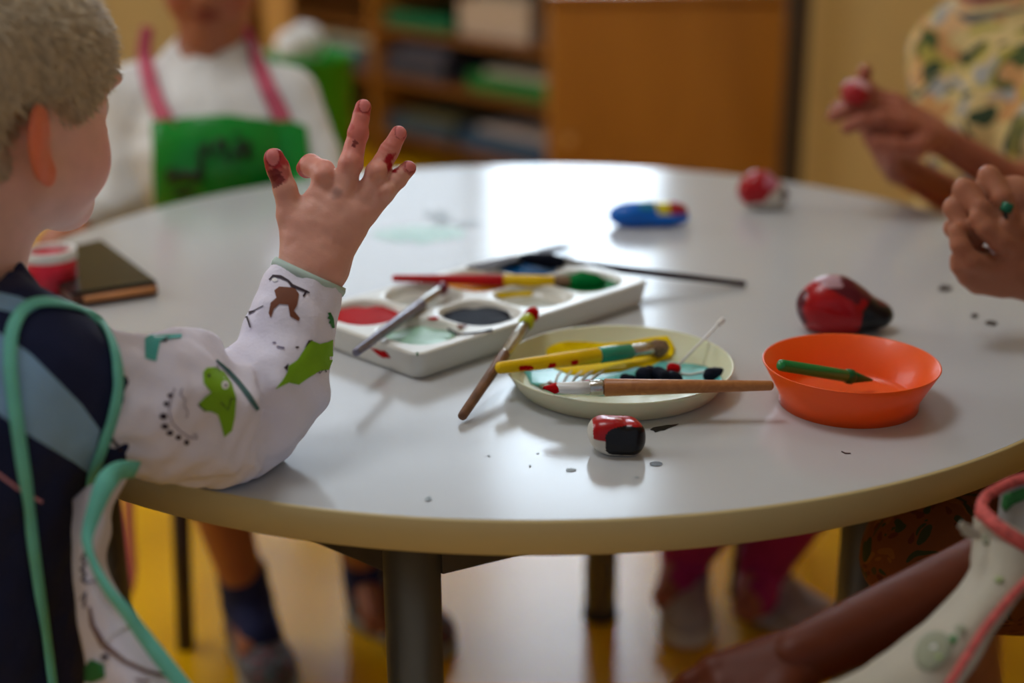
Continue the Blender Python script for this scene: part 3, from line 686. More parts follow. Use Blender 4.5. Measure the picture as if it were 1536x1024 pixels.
pr = [
 (c3((820, 480), (835, 462), (870, 460), (905, 480), (935, 525), (953, 585), (948, 660), (937, 715), (905, 742), (892, 690), (878, 650), (850, 638), (825, 638), (802, 606), (830, 578), (852, 562), (822, 525)), m_lime),
 (disc(908 / 2.694, 380 + 532 / 2.694, 5.5, 6.5), m_wht), (disc(910 / 2.694, 380 + 535 / 2.694, 2), m_dk),
 (stroke(c3((890, 600), (918, 633), (932, 585), (950, 590)), 1.6), m_dk), (c3((800, 606), (830, 632), (826, 640), (798, 612)), m_dk), (stroke(c3((868, 470), (876, 450), (884, 478)), 1.6), m_dk), (disc(842 / 2.694, 380 + 495 / 2.694, 2, 3), m_dk),
 (c3((1113, 548), (1140, 515), (1160, 480), (1165, 455), (1200, 432), (1230, 385), (1255, 352), (1290, 365), (1325, 358), (1362, 335), (1364, 375), (1345, 420), (1325, 470), (1290, 475), (1240, 505), (1205, 530), (1165, 522)), m_lime),
 (disc(1326 / 2.694, 380 + 422 / 2.694, 4, 4.5), m_wht), (disc(1326 / 2.694, 380 + 424 / 2.694, 1.6), m_dk), (stroke(c3((1265, 425), (1240, 448), (1275, 452), (1290, 485), (1310, 460), (1315, 480)), 1.7), m_dk), (c3((1228, 385), (1245, 352), (1262, 350)), m_dk), (c3((1146, 462), (1166, 444), (1160, 474)), m_dk),
 (c3((1110, 150), (1130, 135), (1190, 140), (1208, 165), (1200, 210), (1188, 232), (1212, 262), (1207, 274), (1172, 255), (1165, 208), (1130, 205), (1108, 225), (1096, 262), (1087, 242), (1095, 200), (1118, 180)), m_brn),
 (stroke(c3((1090, 108), (1105, 92), (1135, 96), (1165, 112), (1180, 132), (1225, 150), (1250, 160)), [2, 3.5, 5, 3, 5, 4, 2]), m_dk), (disc(1112 / 2.694, 380 + 108 / 2.694, 4, 3), m_wht), (stroke(c3((1225, 175), (1240, 150)), 3), m_dk),
 (stroke(c3((1040, 120), (1050, 105), (1055, 128)), 3), m_dk), (stroke(c3((985, 262), (1010, 240), (1030, 232)), [5, 4, 2]), m_dk), (stroke(c3((1000, 255), (1015, 300)), 2.5), m_dk), (stroke(c3((1020, 235), (1065, 212)), 1.4), m_dk),
 (c3((1322, 240), (1334, 238), (1346, 262), (1350, 300), (1340, 302), (1334, 285), (1326, 282), (1332, 268), (1320, 262), (1328, 252)), m_grn),
 (disc(1110 / 2.694, 380 + 362 / 2.694, 3, 1.5), m_gline), (stroke(c3((1120, 378), (1150, 384)), 3), m_gline), (disc(1200 / 2.694, 380 + 380 / 2.694, 3, 1.5), m_dk), (disc(925 / 2.694, 380 + 378 / 2.694, 1.6), m_gline),
 (c3((585, 345), (605, 332), (735, 328), (732, 345), (690, 348), (648, 356), (638, 400), (630, 437), (585, 425)), m_tealp), (c3((648, 358), (682, 338), (672, 360)), m_dk), (c3((690, 346), (705, 332), (728, 334), (722, 345)), m_dk),
 (stroke(c3((735, 545), (728, 570), (748, 590), (742, 615), (758, 640), (752, 665)), 1.4), m_gline), (stroke(c3((705, 545), (690, 590), (682, 640), (695, 685), (730, 720), (765, 742), (795, 748)), 1.4), m_gline), (stroke(c3((795, 748), (790, 728), (775, 735)), 1.4), m_gline),
]
for x, y, a, b in ((688, 575, 12, 9), (672, 608, 12, 10), (660, 658, 16, 13), (665, 697, 15, 11), (686, 724, 14, 11), (720, 742, 12, 10), (752, 762, 10, 12)): pr.append((disc(x / 2.694, 380 + y / 2.694, a / 2.694, b / 2.694), m_dk))
for x, y in ((455, 752), (470, 770), (488, 792)): pr.append((disc(x / 2.694, 380 + y / 2.694, 4, 3, 8, .6), m_dk))
pr.append((stroke(c3((872, 432), (920, 475), (960, 520), (1000, 572), (1040, 632)), [3, 6, 7, 8, 6]), m_seam))
addpatches(o, w_bib, pr, step=5, off=.0005)
# cuff band
bm = bmesh.new(); cc = P(461, 420, D0); n_ = -axc; u_ = np.cross(n_, A(0, 1, 0)); u_ /= np.linalg.norm(u_); v_ = np.cross(n_, u_)
pts = [cc + n_ * .003 + (u_ * math.cos(a) + v_ * math.sin(a)) * .0290 for a in np.linspace(0, 2 * math.pi, 40)]
ribbon(bm, pts, [p - cc for p in pts], .007, .0014); bmobj('cuff', bm, M('cuff_band', (186, 208, 200), .7, bump=.2), bibo, True)
# hanging skirt of the bib
rows = [[P(112, 750, .965), P(140, 725, .95), P(168, 712, .955), P(196, 700, .975)],
        [P(108, 800, .955), P(128, 800, .935), P(150, 795, .94), P(163, 790, .96)],
        [P(112, 870, .95), P(130, 868, .93), P(145, 862, .935), P(160, 850, .955)],
        [P(120, 930, .945), P(150, 930, .925), P(175, 925, .925), P(196, 918, .945)],
        [P(125, 985, .94), P(165, 985, .915), P(205, 985, .915), P(246, 982, .94)],
        [P(118, 1060, .94), P(175, 1060, .91), P(235, 1060, .91), P(310, 1058, .935)]]
o2, bv = sheet('bib_skirt', rows, m_bib, bibo, .0012, wv=.003, ws=.02)
w2 = lambda x, y: hit(bv, x, y)
c2 = lambda *pts: [(x / 2.667, 640 + y / 2.667) for x, y in pts]
m_mau = M('mauve_print', (118, 84, 76), .7)
addpatches(o2, w2, [(stroke(c2((365, 720), (375, 790), (420, 870), (500, 940), (580, 980), (680, 1000)), [2, 4, 7, 5, 4, 2]), m_mau), (stroke(c2((345, 500), (335, 530), (348, 545), (332, 570), (346, 590), (335, 610), (350, 625)), 2), m_dk), (stroke(c2((350, 625), (380, 615)), 1.5), m_gline),
  (stroke(c2((330, 690), (350, 660), (345, 720)), 1.5), m_gline), (c2((330, 985), (370, 930), (420, 950), (425, 1000), (380, 1022), (330, 1020)), m_grn), (stroke(c2((540, 1010), (590, 1020)), 2), m_mau), (stroke(c2((425, 865), (460, 830), (510, 798)), 1.4), m_wht), (disc(160, 985, 5, 4), m_dk)], step=7, off=.0014)
# ties
def follow(pts, bvs, n=10, off=.0022, dd=.95):
    sp = spline([np.array(p, float) for p in pts], n); out = []; nr = []
    for x, y in sp:
        best = None
        for b in bvs:
            h = hit(b, x, y)
            if h[0] is not None and (best is None or (h[0] - V(CAM)).length < (best[0] - V(CAM)).length): best = h
        if best is None: out.append(None); nr.append(None)
        else:
            n_ = best[1]; n_ = n_ if n_.dot(V(ray(x, y))) < 0 else -n_; out.append(np.array(best[0] + n_ * off)); nr.append(np.array(n_))
    ds = [np.linalg.norm(p - CAM) if p is not None else None for p in out]; last = next((d for d in ds if d), dd)
    for i, (x, y) in enumerate(sp):
        if out[i] is None:
            r = ray(x, y); out[i] = CAM + r / np.linalg.norm(r) * last; nr[i] = -r
        else: last = ds[i]
    o_ = np.array(out)
    for _ in range(6): o_[1:-1] = (o_[:-2] + o_[1:-1] * 2 + o_[2:]) / 4
    for i in range(len(o_)): r = ray(*sp[i]); o_[i] -= r / np.linalg.norm(r) * .0015
    nr = np.array(nr); 
    for _ in range(6): nr[1:-1] = (nr[:-2] + nr[1:-1] * 2 + nr[2:]) / 4
    return list(o_), list(nr)
for pts, w in (([(118, 762), (135, 715), (155, 660), (171, 605), (174, 560), (165, 515), (145, 482), (110, 463), (66, 455), (36, 466), (18, 500), (16, 560), (26, 640), (36, 720), (45, 800), (56, 880), (66, 950), (78, 1040)], [.0075] * 50 + [.009] * 200),):
    a, b = follow(pts, [bv_sw, bv_bib]); bm = bmesh.new(); ribbon(bm, a, b, .0084, .0008); bmobj('tie', bm, m_tie, bibo, True)
pts = [(205, 704, .965), (178, 706, .945), (160, 722, .93), (147, 752, .925), (134, 790, .922), (131, 815, .918), (143, 850, .914), (163, 885, .91), (190, 918, .91), (212, 948, .912), (240, 985, .912), (275, 1030, .912), (290, 1060, .912)]
sp = spline([P(*p) for p in pts], 6); bm = bmesh.new(); ws = np.interp(np.arange(len(sp)), [0, 12, 24, 34, 46, 60, 75], [.012, .014, .0085, .005, .008, .010, .010]).tolist()
ribbon(bm, sp, [A(.25 * math.sin(i * .12), -1, .25) for i in range(len(sp))], ws, .0008); bmobj('tie', bm, m_tie, bibo, True)
m_trs = M('dark_trousers', (24, 26, 40), .85)
tr = Sdf()
for sd in (-1, 1):
    h0 = hip + A(.93, .35, 0) * sd * .055; kn = h0 + A(-.35, .93, 0) * .24 + A(0, 0, -.02); an = kn + A(0, 0, -.30)
    tr.cone(h0, kn, .066, .052, .02); tr.cone(kn, an, .05, .04, .01)
lo, hi = tr.bounds(.01); npmesh('trousers', [grow(tr, lo, hi, .008)], m_trs, boy)
stool((hip[0], hip[1] + .02, 0), .3, 'wooden stool that the boy in the navy sweater sits on', zs=.315)
# ================================================================== generic helpers for the others
def limb_hand(S, wr, tip, up, side, sc=1., curl=.5, r=.0078):
    """hand with five fingers: wr wrist, tip roughly where the knuckles point, up = back of the hand normal, side = thumb side"""
    d = tip - wr; d /= np.linalg.norm(d); up = up - d * (up @ d); up /= np.linalg.norm(up); sd = np.cross(d, up); sd *= np.sign(sd @ side)
    for k in range(4):
        b = wr + d * (.052 - .003 * abs(k - 1)) * sc + sd * (.021 - .0135 * k) * sc
        S.cone(wr + sd * (.009 - .006 * k) * sc, b, .0125 * sc, .0095 * sc, .008)
        L_ = (.021, .024, .022, .017)[k] * sc; a = 0; p = b; pts = [b]; 
        for j in range(3):
            a += curl * (.7 if j == 0 else 1.); p = p + (d * math.cos(a) - up * math.sin(a) + sd * .12 * (1.5 - k) * .6) * L_ * (1, .8, .65)[j]; pts.append(p)
        S.chain(pts, [r * 1.12 * sc, r * sc, r * .92 * sc, r * .78 * sc], .003, .002)
    t0 = wr + d * .018 * sc + sd * .018 * sc; t1 = t0 + (d * .5 + sd * .75 - up * .25) * .026 * sc; t2 = t1 + (d * .85 + sd * .1 - up * .4) * .022 * sc; t3 = t2 + (d * .9 - sd * .25 - up * .35) * .016 * sc
    S.chain([t0, t1, t2, t3], [.0115 * sc, .0095 * sc, .0086 * sc, .0072 * sc], .008, .003)
def shoe(parent, heel, toe, nm, mu, ms, sc=1., ml=None):
    """shoe standing from heel to toe (points on the floor), upper, sole, laces"""
    heel = A(heel[0], heel[1], heel[2]); toe = A(*toe); d = toe - heel; L_ = np.linalg.norm(d); d /= L_; up = A(0, 0, 1); up = up - d * (up @ d); up /= np.linalg.norm(up); sd = np.cross(d, up); R_ = np.stack([sd, d, up], 1)
    q = lambda x, y, z: heel + sd * x + d * y * L_ + up * z
    S = Sdf(); S.cone(q(0, .2, .045), q(0, .22, .075), .033, .031, .02); S.ell(q(0, .72, .032), A(.038, L_ * .30, .028), .02, R=R_); S.ell(q(0, .35, .04), A(.034, L_ * .36, .036), .02, R=R_)
    S.ell(q(0, .22, .108), A(.027, .030, .022), .006, '-', R=R_)
    lo, hi = S.bounds(.006)
    def fu(p): return np.maximum(S(p) + .0008 * wob(p, .01), (heel + up * .016 - p) @ up)
    up_o, bv = npmesh(nm, [grow(fu, lo, hi, .003)], mu, parent)
    T_ = Sdf(); T_.ell(q(0, .73, .011), A(.041, L_ * .30, .03), .02, R=R_); T_.ell(q(0, .28, .011), A(.036, L_ * .31, .03), .03, R=R_)
    def fs(p): z = (p - heel) @ up; return np.maximum(np.maximum(T_(p), z - .021), -z + .001)
    lo, hi = T_.bounds(.004); npmesh('sole', [grow(fs, lo, hi, .003)], ms, up_o)
    bm = bmesh.new()
    for k in range(4):
        y = .42 + .07 * k; z = .076 - .007 * k; a = [q(x, y + .02 * math.sin(x * 60), z - 9 * x * x) for x in np.linspace(-.018, .018, 7)]; tube(bm, a, .0022, 8)
    bmobj('laces', bm, ml or m_wht, up_o)
def legs(S, hip, spec, fw_):
    for (kn, an), sd in zip(spec, (-1, 1)):
        S.cone(hip + A(sd * .06, 0, 0), kn, .06, .044, .03); S.cone(kn, an, .043, .027, .01); S.cone(an, an + fw_ * .08 + A(0, 0, -.035), .025, .022, .01)
def child(label, Hc, R_, sc, nbp, chp, hipp, sh, els, wrs, legspec, skin, hair, extra=None, handsc=1., fwd=None, h=.004, hcol=(90, 60, 40)):
    t = thing('person', label, 'person', (hipp[0], hipp[1], 0)); fwd = R_[:, 1] * A(1, 1, 0) if fwd is None else fwd
    S = Sdf(); q = headsdf(S, Hc, R_, sc); S.cone(q(0, -.03, -.06), nbp, .046 * sc, .05 * sc, .03)
    parts = [grow(S, *S.bounds(.01), .003)]
    B = Sdf(); B.cone(nbp, chp, .05, .085, .03); B.cone(chp, hipp, .085, .09, .03)
    for s_, e_, w_ in zip(sh, els, wrs): B.cone(nbp + A(0, 0, -.03), s_, .035, .036, .03); B.cone(s_, e_, .034, .029, .02); B.cone(e_, w_, .028, .02, .008)
    legs(B, hipp, legspec, fwd / np.linalg.norm(fwd)); parts.append(grow(B, *B.bounds(.02), .006))
    if extra:
        E_ = Sdf(); extra(E_); parts.append(grow(E_, *E_.bounds(.01), .0022))
    def cf(v): return headcol(v, Hc, R_, sc, skin, skin * A(.62, .4, .42))
    npmesh('body', parts, m_skin, t, None, cf)
    Hr = Sdf(); q = lambda x, y, z: Hc + R_ @ A(x, y, z) * sc
    Hr.ell(q(0, -.006, .046), A(.081, .099, .085) * sc, .01, R=R_); Hr.ell(q(0, -.035, -.005), A(.074, .066, .075) * sc, .03, R=R_); Hr.ell(q(0, .10, -.045), A(.10, .10, .088) * sc, .012, '-', R=R_)
    for s_ in (-1, 1): Hr.ell(q(s_ * .088, -.004, -.012), A(.03, .034, .04) * sc, .012, '-', R=R_)
    hv_, hf_ = grow(lambda p: Hr(p) + .003 * wob(((p - Hc) @ R_) * A(1, 1, .3), .009), *Hr.bounds(.01), .004)
    npmesh('hair', [(hv_, hf_)], M('hair' + str(hcol), hcol, .5, var=.25, vs=200, bump=.5, bs=400), t)
    return t
# ================================================================== child with the green apron behind the table
dA = 2.13; RA = rotm(math.radians(183), math.radians(-4)); HA = P(316, -40, dA)
nbA = P(314, 78, dA + .02); chA = P(322, 235, dA + .03); hipA = A(chA[0] + .02, chA[1] + .03, .40)
shA = [P(205, 150, dA + .03), P(424, 150, dA + .03)]; elA = [P(188, 300, dA + .01), P(482, 285, dA + .0)]; wrA = [P(128, 330, dA - .03), P(420, 330, dA - .06)]
anA = [Z(371, 893, .085), Z(552, 855, .085)]; knA = [Z(300, 663, .36), Z(500, 665, .36)]
def exA(E):
    for w_, e_ in zip(wrA, elA):
        d = w_ - e_; d /= np.linalg.norm(d); limb_hand(E, w_, w_ + d, A(0, 0, 1), A(1, .2, 0) if w_ is wrA[0] else A(-1, .2, 0), 1, .4)
ca = child('child in white shirt and green apron with pink straps seated behind the table', HA, RA, .98, nbA, chA, hipA, shA, elA, wrA, [(knA[0], anA[0]), (knA[1], anA[1])], L3((176, 112, 82)), None, exA, fwd=A(.25, -1, 0))
m_shirt = M('white_shirt', (226, 226, 224), .8, var=.02, vs=8, bump=.25, bs=300)
sh_ = Sdf(); sh_.cone(nbA + A(0, .01, -.02), chA, .062, .112, .04); sh_.cone(chA, hipA, .112, .115, .04)
for s_, e_, w_ in zip(shA, elA, wrA): sh_.cone(nbA + A(0, .01, -.045), s_ + A(0, 0, -.008), .045, .052, .05); sh_.cone(s_, e_, .053, .046, .02); sh_.cone(e_, e_ + (w_ - e_) * .7, .044, .036, .01)
sh_.ell(nbA + A(0, -.02, .035), A(.05, .055, .034), .008, '-')
lo, hi = sh_.bounds(.012); o, bv_sh = npmesh('shirt', [grow(lambda p: sh_(p) + .005 * wob(p * A(1, 1, .5), .045) + .002 * wob(p, .018, 3), lo, hi, .0045)], m_shirt, ca)
w_sh = lambda x, y: hit(bv_sh, x, y)
m_apg = M('green_apron_vinyl', (12, 140, 48), .22, var=.05, vs=10); m_strap = M('pink_strap', (196, 84, 108), .7, bump=.2); m_apk = M('apron_black_print', (6, 26, 12), .5)
bm = bmesh.new(); patch(bm, [(234, 186), (290, 180), (345, 177), (395, 183), (440, 184), (458, 192), (464, 230), (466, 290), (455, 330), (240, 335), (236, 260)], w_sh, .009, 8, 0, 1)
ap = bmobj('apron', bm, m_apg, ca, True); md = ap.modifiers.new('s', 'SOLIDIFY'); md.thickness = .0016; md.offset = 0
bap = BVHTree.FromPolygons([ap.matrix_world @ v.co + ap.location for v in ap.data.vertices], [tuple(q.vertices) for q in ap.data.polygons])
w_ap = lambda x, y: hit(bap, x, y)
addpatches(ap, w_ap, [(stroke([(300, 262), (303, 222), (310, 214), (318, 238), (328, 210), (338, 212), (338, 240)], 10), m_apk), (stroke([(352, 240), (358, 214), (370, 212), (374, 238)], 10), m_apk), (stroke([(354, 230), (372, 230)], 8), m_apk), (stroke([(252, 268), (275, 262), (305, 266)], 14), m_apk), (stroke([(262, 290), (290, 284)], 10), m_apk), (stroke([(350, 204), (358, 200)], 5), m_apk), (stroke([(250, 258), (262, 250)], 4), m_apk)], step=8, off=.0016, thick=1)
for pts, nm in (([(222, 40), (216, 75), (222, 110), (234, 145), (250, 182), (254, 200)], 'strap'), ([(366, 40), (372, 62), (388, 100), (408, 145), (424, 182), (428, 200)], 'strap')):
    a, b = follow(pts, [bv_sh], 8, .006, dA - .1); bm = bmesh.new(); ribbon(bm, a, b, np.linspace(.018, .030, len(a)).tolist(), .001); bmobj(nm, bm, m_strap, ap, True)
bm = bmesh.new(); sp = spline([P(196, 640, 2.0), P(193, 740, 1.98), P(194, 800, 1.97), P(197, 860, 1.96), P(188, 893, 1.95), P(180, 880, 1.95)], 8); ribbon(bm, sp, [A(.2, -1, .2)] * len(sp), .014, .0008); bmobj('strap', bm, M('pink_tie', (200, 96, 92), .7), ap, True)
m_short = M('dark_shorts', (40, 44, 60), .85); ts = Sdf()
for k, sd in ((0, -1), (1, 1)): ts.cone(hipA + A(sd * .06, 0, 0), hipA + (knA[k] - hipA) * .7 + A(sd * .02, 0, 0), .078, .06, .03)
npmesh('shorts', [grow(ts, *ts.bounds(.01), .007)], m_short, ca)
m_shoeA = printcloth('camo_shoe_cloth', (82, 98, 108), [(60, 78, 80), (120, 140, 160), (50, 60, 58), (150, 60, 70)], 30, .7, .45); m_sock = M('blue_sock', (34, 44, 92), .9, bump=.3); m_soleA = M('grey_sole', (150, 146, 130), .6)
for k, (a0_, a1_) in enumerate(((Z(362, 940, .02), Z(414, 1062, .0)), (Z(556, 925, .02), Z(662, 990, .0)))):
    d_ = A(a1_[0] - a0_[0], a1_[1] - a0_[1], 0); L_ = np.linalg.norm(d_); d_ /= L_; heel = A(anA[k][0], anA[k][1], 0) - d_ * .035; toe = heel + d_ * .19
    shoe(ca, heel, toe, 'shoe', m_shoeA, m_soleA, 1.)
    S = Sdf(); S.cone(anA[k] + A(0, 0, -.03), anA[k] + (knA[k] - anA[k]) * .10 + A(0, 0, .01), .034, .035, .01); S.cone(anA[k] + A(0, 0, -.005), anA[k] + d_ * .07 + A(0, 0, -.028), .033, .030, .01); npmesh('sock', [grow(lambda p: S(p) + .001 * wob(p, .01), *S.bounds(.004), .003)], m_sock, ca)
l285 = Z(285, 975, 0)
w_ = .30; yaw = math.radians(-3); stool((l285[0] + w_ / 2 + .0, l285[1] + w_ / 2, 0), yaw, 'low stool under the child in the green apron', zs=.29, w=w_)
# ================================================================== child in the floral top, back right
dB = 2.0; RB = rotm(math.radians(125), math.radians(-12)); HB = P(1500, -135, dB + .02)
nbB = P(1490, 10, dB + .03); chB = P(1510, 190, dB + .05); hipB = A(chB[0] + .03, chB[1] + .03, .40)
shB = [P(1400, 90, dB - .02), P(1600, 120, dB + .1)]; elB = [P(1500, 285, 1.9), P(1440, 320, 1.74)]; wrB = [P(1400, 228, 1.82), P(1350, 262, 1.74)]
shB = [P(1420, 80, dB + .06), P(1600, 110, dB - .05)]; elB = [P(1505, 290, 1.93), P(1430, 345, 1.80)]; elB = [P(1440, 300, 2.0), P(1545, 292, 1.88)]; wrB = [P(1345, 250, 1.86), P(1405, 205, 1.82)]
anB = [Z(1030, 828, .085), Z(1148, 842, .085)]; knB = [Z(1160, 655, .36), Z(1265, 655, .36)]
rockB = P(1284, 138, 1.765)
def exB(E):
    limb_hand(E, wrB[1], P(1328, 158, 1.79), A(.25, -.3, .8), A(-.2, -.6, -.5), 1.4, .36)
    limb_hand(E, wrB[0], P(1300, 185, 1.83), A(-.9, .1, -.2), A(0, -.4, .9), 1.4, .30)
cb_ = child('child in cream floral top at back right holding a small red stone in both hands', HB, RB, 1., nbB, chB, hipB, shB, elB, wrB, [(knB[0], anB[0]), (knB[1], anB[1])], L3((168, 100, 78)), None, exB, fwd=A(-.5, -1, 0), hcol=(120, 112, 100))
m_flor = printcloth('cream_floral_cotton', (216, 190, 128), [(204, 150, 92), (78, 92, 44), (222, 176, 122), (176, 160, 70), (52, 70, 44), (168, 164, 156)], 10, .85, .40)
fl = Sdf(); fl.cone(nbB + A(.01, .01, -.03), chB, .066, .118, .04); fl.cone(chB, hipB, .118, .13, .04); fl.cone(chB + A(-.07, -.06, -.10), hipB + A(-.03, -.05, .03), .07, .09, .04)
for s_, e_, w_ in zip(shB, elB, wrB): fl.cone(nbB + A(0, 0, -.05), s_, .048, .054, .05); fl.cone(s_, s_ + (e_ - s_) * .6, .054, .056, .02)
fl.ell(nbB + A(-.02, -.02, .035), A(.056, .056, .036), .008, '-')
npmesh('floral_top', [grow(lambda p: fl(p) + .007 * wob(p * A(1, 1, .5), .04), *fl.bounds(.014), .005)], m_flor, cb_)
bm = bmesh.new(); pts = [nbB + A(.0 + .062 * math.cos(a), .062 * math.sin(a), -.012 + .01 * math.cos(a)) for a in np.linspace(0, 2 * math.pi, 33)]; ribbon(bm, pts, [p - nbB for p in pts], .03, .003); bmobj('collar', bm, M('grey_collar', (108, 108, 100), .85), cb_, True)
m_mag = M('magenta_leggings', (176, 36, 110), .8); lg = Sdf()
for k in (0, 1): lg.cone(hipB + A((-1, 1)[k] * .06, 0, 0), knB[k], .07, .052, .03); lg.cone(knB[k], anB[k] + A(0, 0, .005), .05, .04, .01); lg.cone(anB[k] + A(0, 0, -.02), anB[k] + A(-.02, -.05, -.03), .036, .030, .01)
npmesh('leggings', [grow(lg, *lg.bounds(.01), .006)], m_mag, cb_)
m_sh3 = M('pale_shoe_cloth', (176, 168, 170), .7); m_sh4 = M('white_sole', (214, 206, 196), .6)
for k, dd in ((0, A(-.1, -1, 0)), (1, A(.9, -1, 0))):
    dd = dd / np.linalg.norm(dd); heel = A(anB[k][0], anB[k][1], 0) - dd * .04; shoe(cb_, heel, heel + dd * .17, 'shoe', m_sh3, m_sh4)
l1 = Z(1077, 915, 0); stool((l1[0] + .21, l1[1] + .1, 0), math.radians(-28), 'low stool under the child in the floral top', zs=.28, w=.26)
S = Sdf(); S.ell(rockB, A(.019, .017, .016), .01)
def rockcol(cfun):
    return cfun
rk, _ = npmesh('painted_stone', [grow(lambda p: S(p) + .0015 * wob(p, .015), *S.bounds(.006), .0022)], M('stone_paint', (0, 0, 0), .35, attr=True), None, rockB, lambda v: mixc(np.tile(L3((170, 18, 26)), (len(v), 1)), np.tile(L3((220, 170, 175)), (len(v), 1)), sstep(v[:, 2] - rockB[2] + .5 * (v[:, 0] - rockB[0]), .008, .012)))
tag(rk, 'small red stone held up in the hands of the child in the floral top', 'stone')
# ================================================================== person at the right edge: two hands with a green tool
dC = 1.33
def C2(x, y, d=0.): return P(x, y, dC + d)
RC = rotm(math.radians(80), math.radians(-15)); HC_ = A(.80, -.28, .62 + .36); nbC = HC_ + A(.02, 0, -.13); chC = nbC + A(.05, 0, -.17); hipC = A(.86, -.26, .40)
shC = [nbC + A(.02, -.11, -.05), nbC + A(.02, .11, -.05)]; elC = [A(.70, -.42, .66), A(.72, -.14, .67)]; wrC = [C2(1560, 425), C2(1570, 312, .01)]
knC = [P(1395, 832, 1.22), A(.50, .0, .44)]; anC = [A(knC[0][0] + .12, knC[0][1] + .02, .085), A(.56, .05, .085)]
def exC(E):
    E.cone(wrC[1], C2(1520, 300), .020, .020, .01); E.cone(C2(1520, 300), C2(1478, 300, .004), .020, .017, .012)
    E.chain([C2(1500, 285, -.006), C2(1483, 264, -.010), C2(1502, 296, -.022), C2(1514, 322, -.022)], [.0100, .0098, .0088, .0080], .006, .003)
    E.chain([C2(1475, 300, -.004), C2(1446, 284, -.008), C2(1470, 312, -.020), C2(1492, 334, -.018)], [.0105, .0102, .0092, .0080], .006, .003)
    E.chain([C2(1465, 318, .0), C2(1431, 312, -.002), C2(1446, 342, -.010), C2(1468, 356, -.008)], [.0105, .0100, .0088, .0078], .006, .003)
    E.chain([C2(1465, 335, .008), C2(1430, 342, .010), C2(1444, 362, .002), C2(1460, 372, .004)], [.0095, .0090, .0080, .0072], .006, .003)
    E.chain([C2(1535, 330, -.012), C2(1520, 350, -.018), C2(1508, 338, -.024)], [.0105, .0088, .0078], .006, .003)
    E.cone(wrC[0], C2(1515, 405), .021, .022, .01); E.cone(C2(1515, 405), C2(1480, 400, .004), .022, .016, .012)
    E.chain([C2(1530, 378, -.014), C2(1500, 362, -.024), C2(1478, 342, -.026), C2(1466, 326, -.024)], [.0115, .0102, .0092, .0078], .006, .003)
    E.chain([C2(1490, 402, -.010), C2(1455, 392, -.018), C2(1440, 368, -.020), C2(1434, 346, -.018)], [.0110, .0100, .0088, .0076], .006, .003)
    E.chain([C2(1490, 415, -.002), C2(1452, 412, -.006), C2(1440, 398, -.010), C2(1437, 388, -.012)], [.0110, .0100, .0088, .0076], .006, .003)
    E.chain([C2(1500, 430, .0), C2(1466, 426, .0), C2(1452, 418, -.002)], [.0105, .0092, .0080], .006, .003)
cc_ = child('person at the right edge pinching a thin stick, dark orange floral clothes', HC_, RC, 1.05, nbC, chC, hipC, shC, elC, wrC, [(knC[0], anC[0]), (knC[1], anC[1])], L3((172, 112, 84)), None, exC, fwd=A(-1, 0, 0))
m_orf = printcloth('orange_floral_cotton', (128, 66, 18), [(84, 66, 20), (146, 84, 20), (60, 62, 24), (106, 46, 14)], 20, .85, .34)
ps = Sdf()
for k in (0, 1): ps.cone(hipC + A(0, (-1, 1)[k] * .06, 0), knC[k], .085, .058, .03)
ps.cone(hipC, chC, .12, .11, .03); ps.ell(knC[0] + A(.03, .0, -.015), A(.055, .05, .052), .02)
for s_, e_, w_ in zip(shC, elC, wrC): ps.cone(nbC + A(0, 0, -.04), s_, .05, .052, .04); ps.cone(s_, e_, .052, .045, .02)
npmesh('floral_dress', [grow(lambda p: ps(p) + .004 * wob(p, .03), *ps.bounds(.01), .006)], m_orf, cc_)
stool((hipC[0] + .02, hipC[1], 0), .2, 'low stool at the right edge under the person with the green tool', zs=.285)
bm = bmesh.new(); g0 = C2(1500, 290, -.028); g1 = C2(1516, 352, -.028)
rod(bm, g1, g0, [(0, .0015), (.5, .0018), (1, .002)], 12); tag(bmobj('stick', bm, M('tool_dark', (30, 30, 26), .4), None, True), 'thin dark stick with a green tip pinched by the hands at the right edge', 'stick'); st = bpy.data.objects['stick']
bm = bmesh.new(); rod(bm, C2(1507, 318, -.0285), C2(1513, 304, -.0305), [(0, .004), (.15, .0056), (.9, .0056), (1, .004)], 16); bmobj('green_tip', bm, M('green_gloss', (10, 110, 80), .2), st, True)
# ================================================================== person near right: lowered arm and apron
hipD = A(.58, -.90, .42); nbD = A(.60, -.88, .84); chD = A(.60, -.88, .68); HD = A(.60, -.86, .97); RD = rotm(math.radians(55), 0)
shD = [nbD + A(-.04, -.10, -.05), nbD + A(.02, .11, -.05)]
elD = [P(1540, 770, .985), A(.72, -.66, .60)]; wrD = [P(1190, 990, .93), A(.62, -.68, .50)]
elD[0] = P(1590, 805, 1.0)
knD = [A(.26, -.86, .43), A(.40, -.68, .43)]; knD = [P(1180, 1200, .98), A(.36, -.66, .43)]; anD = [A(.2, -.80, .085), A(.34, -.6, .085)]
def exD(E):
    limb_hand(E, wrD[0], P(1115, 1030, .92), A(-.25, -.5, .85), A(.2, -1, 0), 1.05, .42)
    limb_hand(E, wrD[1], wrD[1] + A(-.05, .03, -.01), A(0, 0, 1), A(0, 1, 0), 1., .3)
cd = child('person at bottom right with bare arm lowered, wearing a white apron edged in coral pink', HD, RD, 1., nbD, chD, hipD, [P(1710, 640, 1.03), shD[1]], elD, wrD, [(knD[0], anD[0]), (knD[1], anD[1])], L3((96, 40, 16)), None, exD, fwd=A(-.8, .6, 0))
m_blk = M('black_sweatshirt', (16, 18, 24), .9, bump=.3); bs_ = Sdf(); bs_.cone(nbD, chD, .07, .11, .03); bs_.cone(chD, hipD, .11, .115, .03)
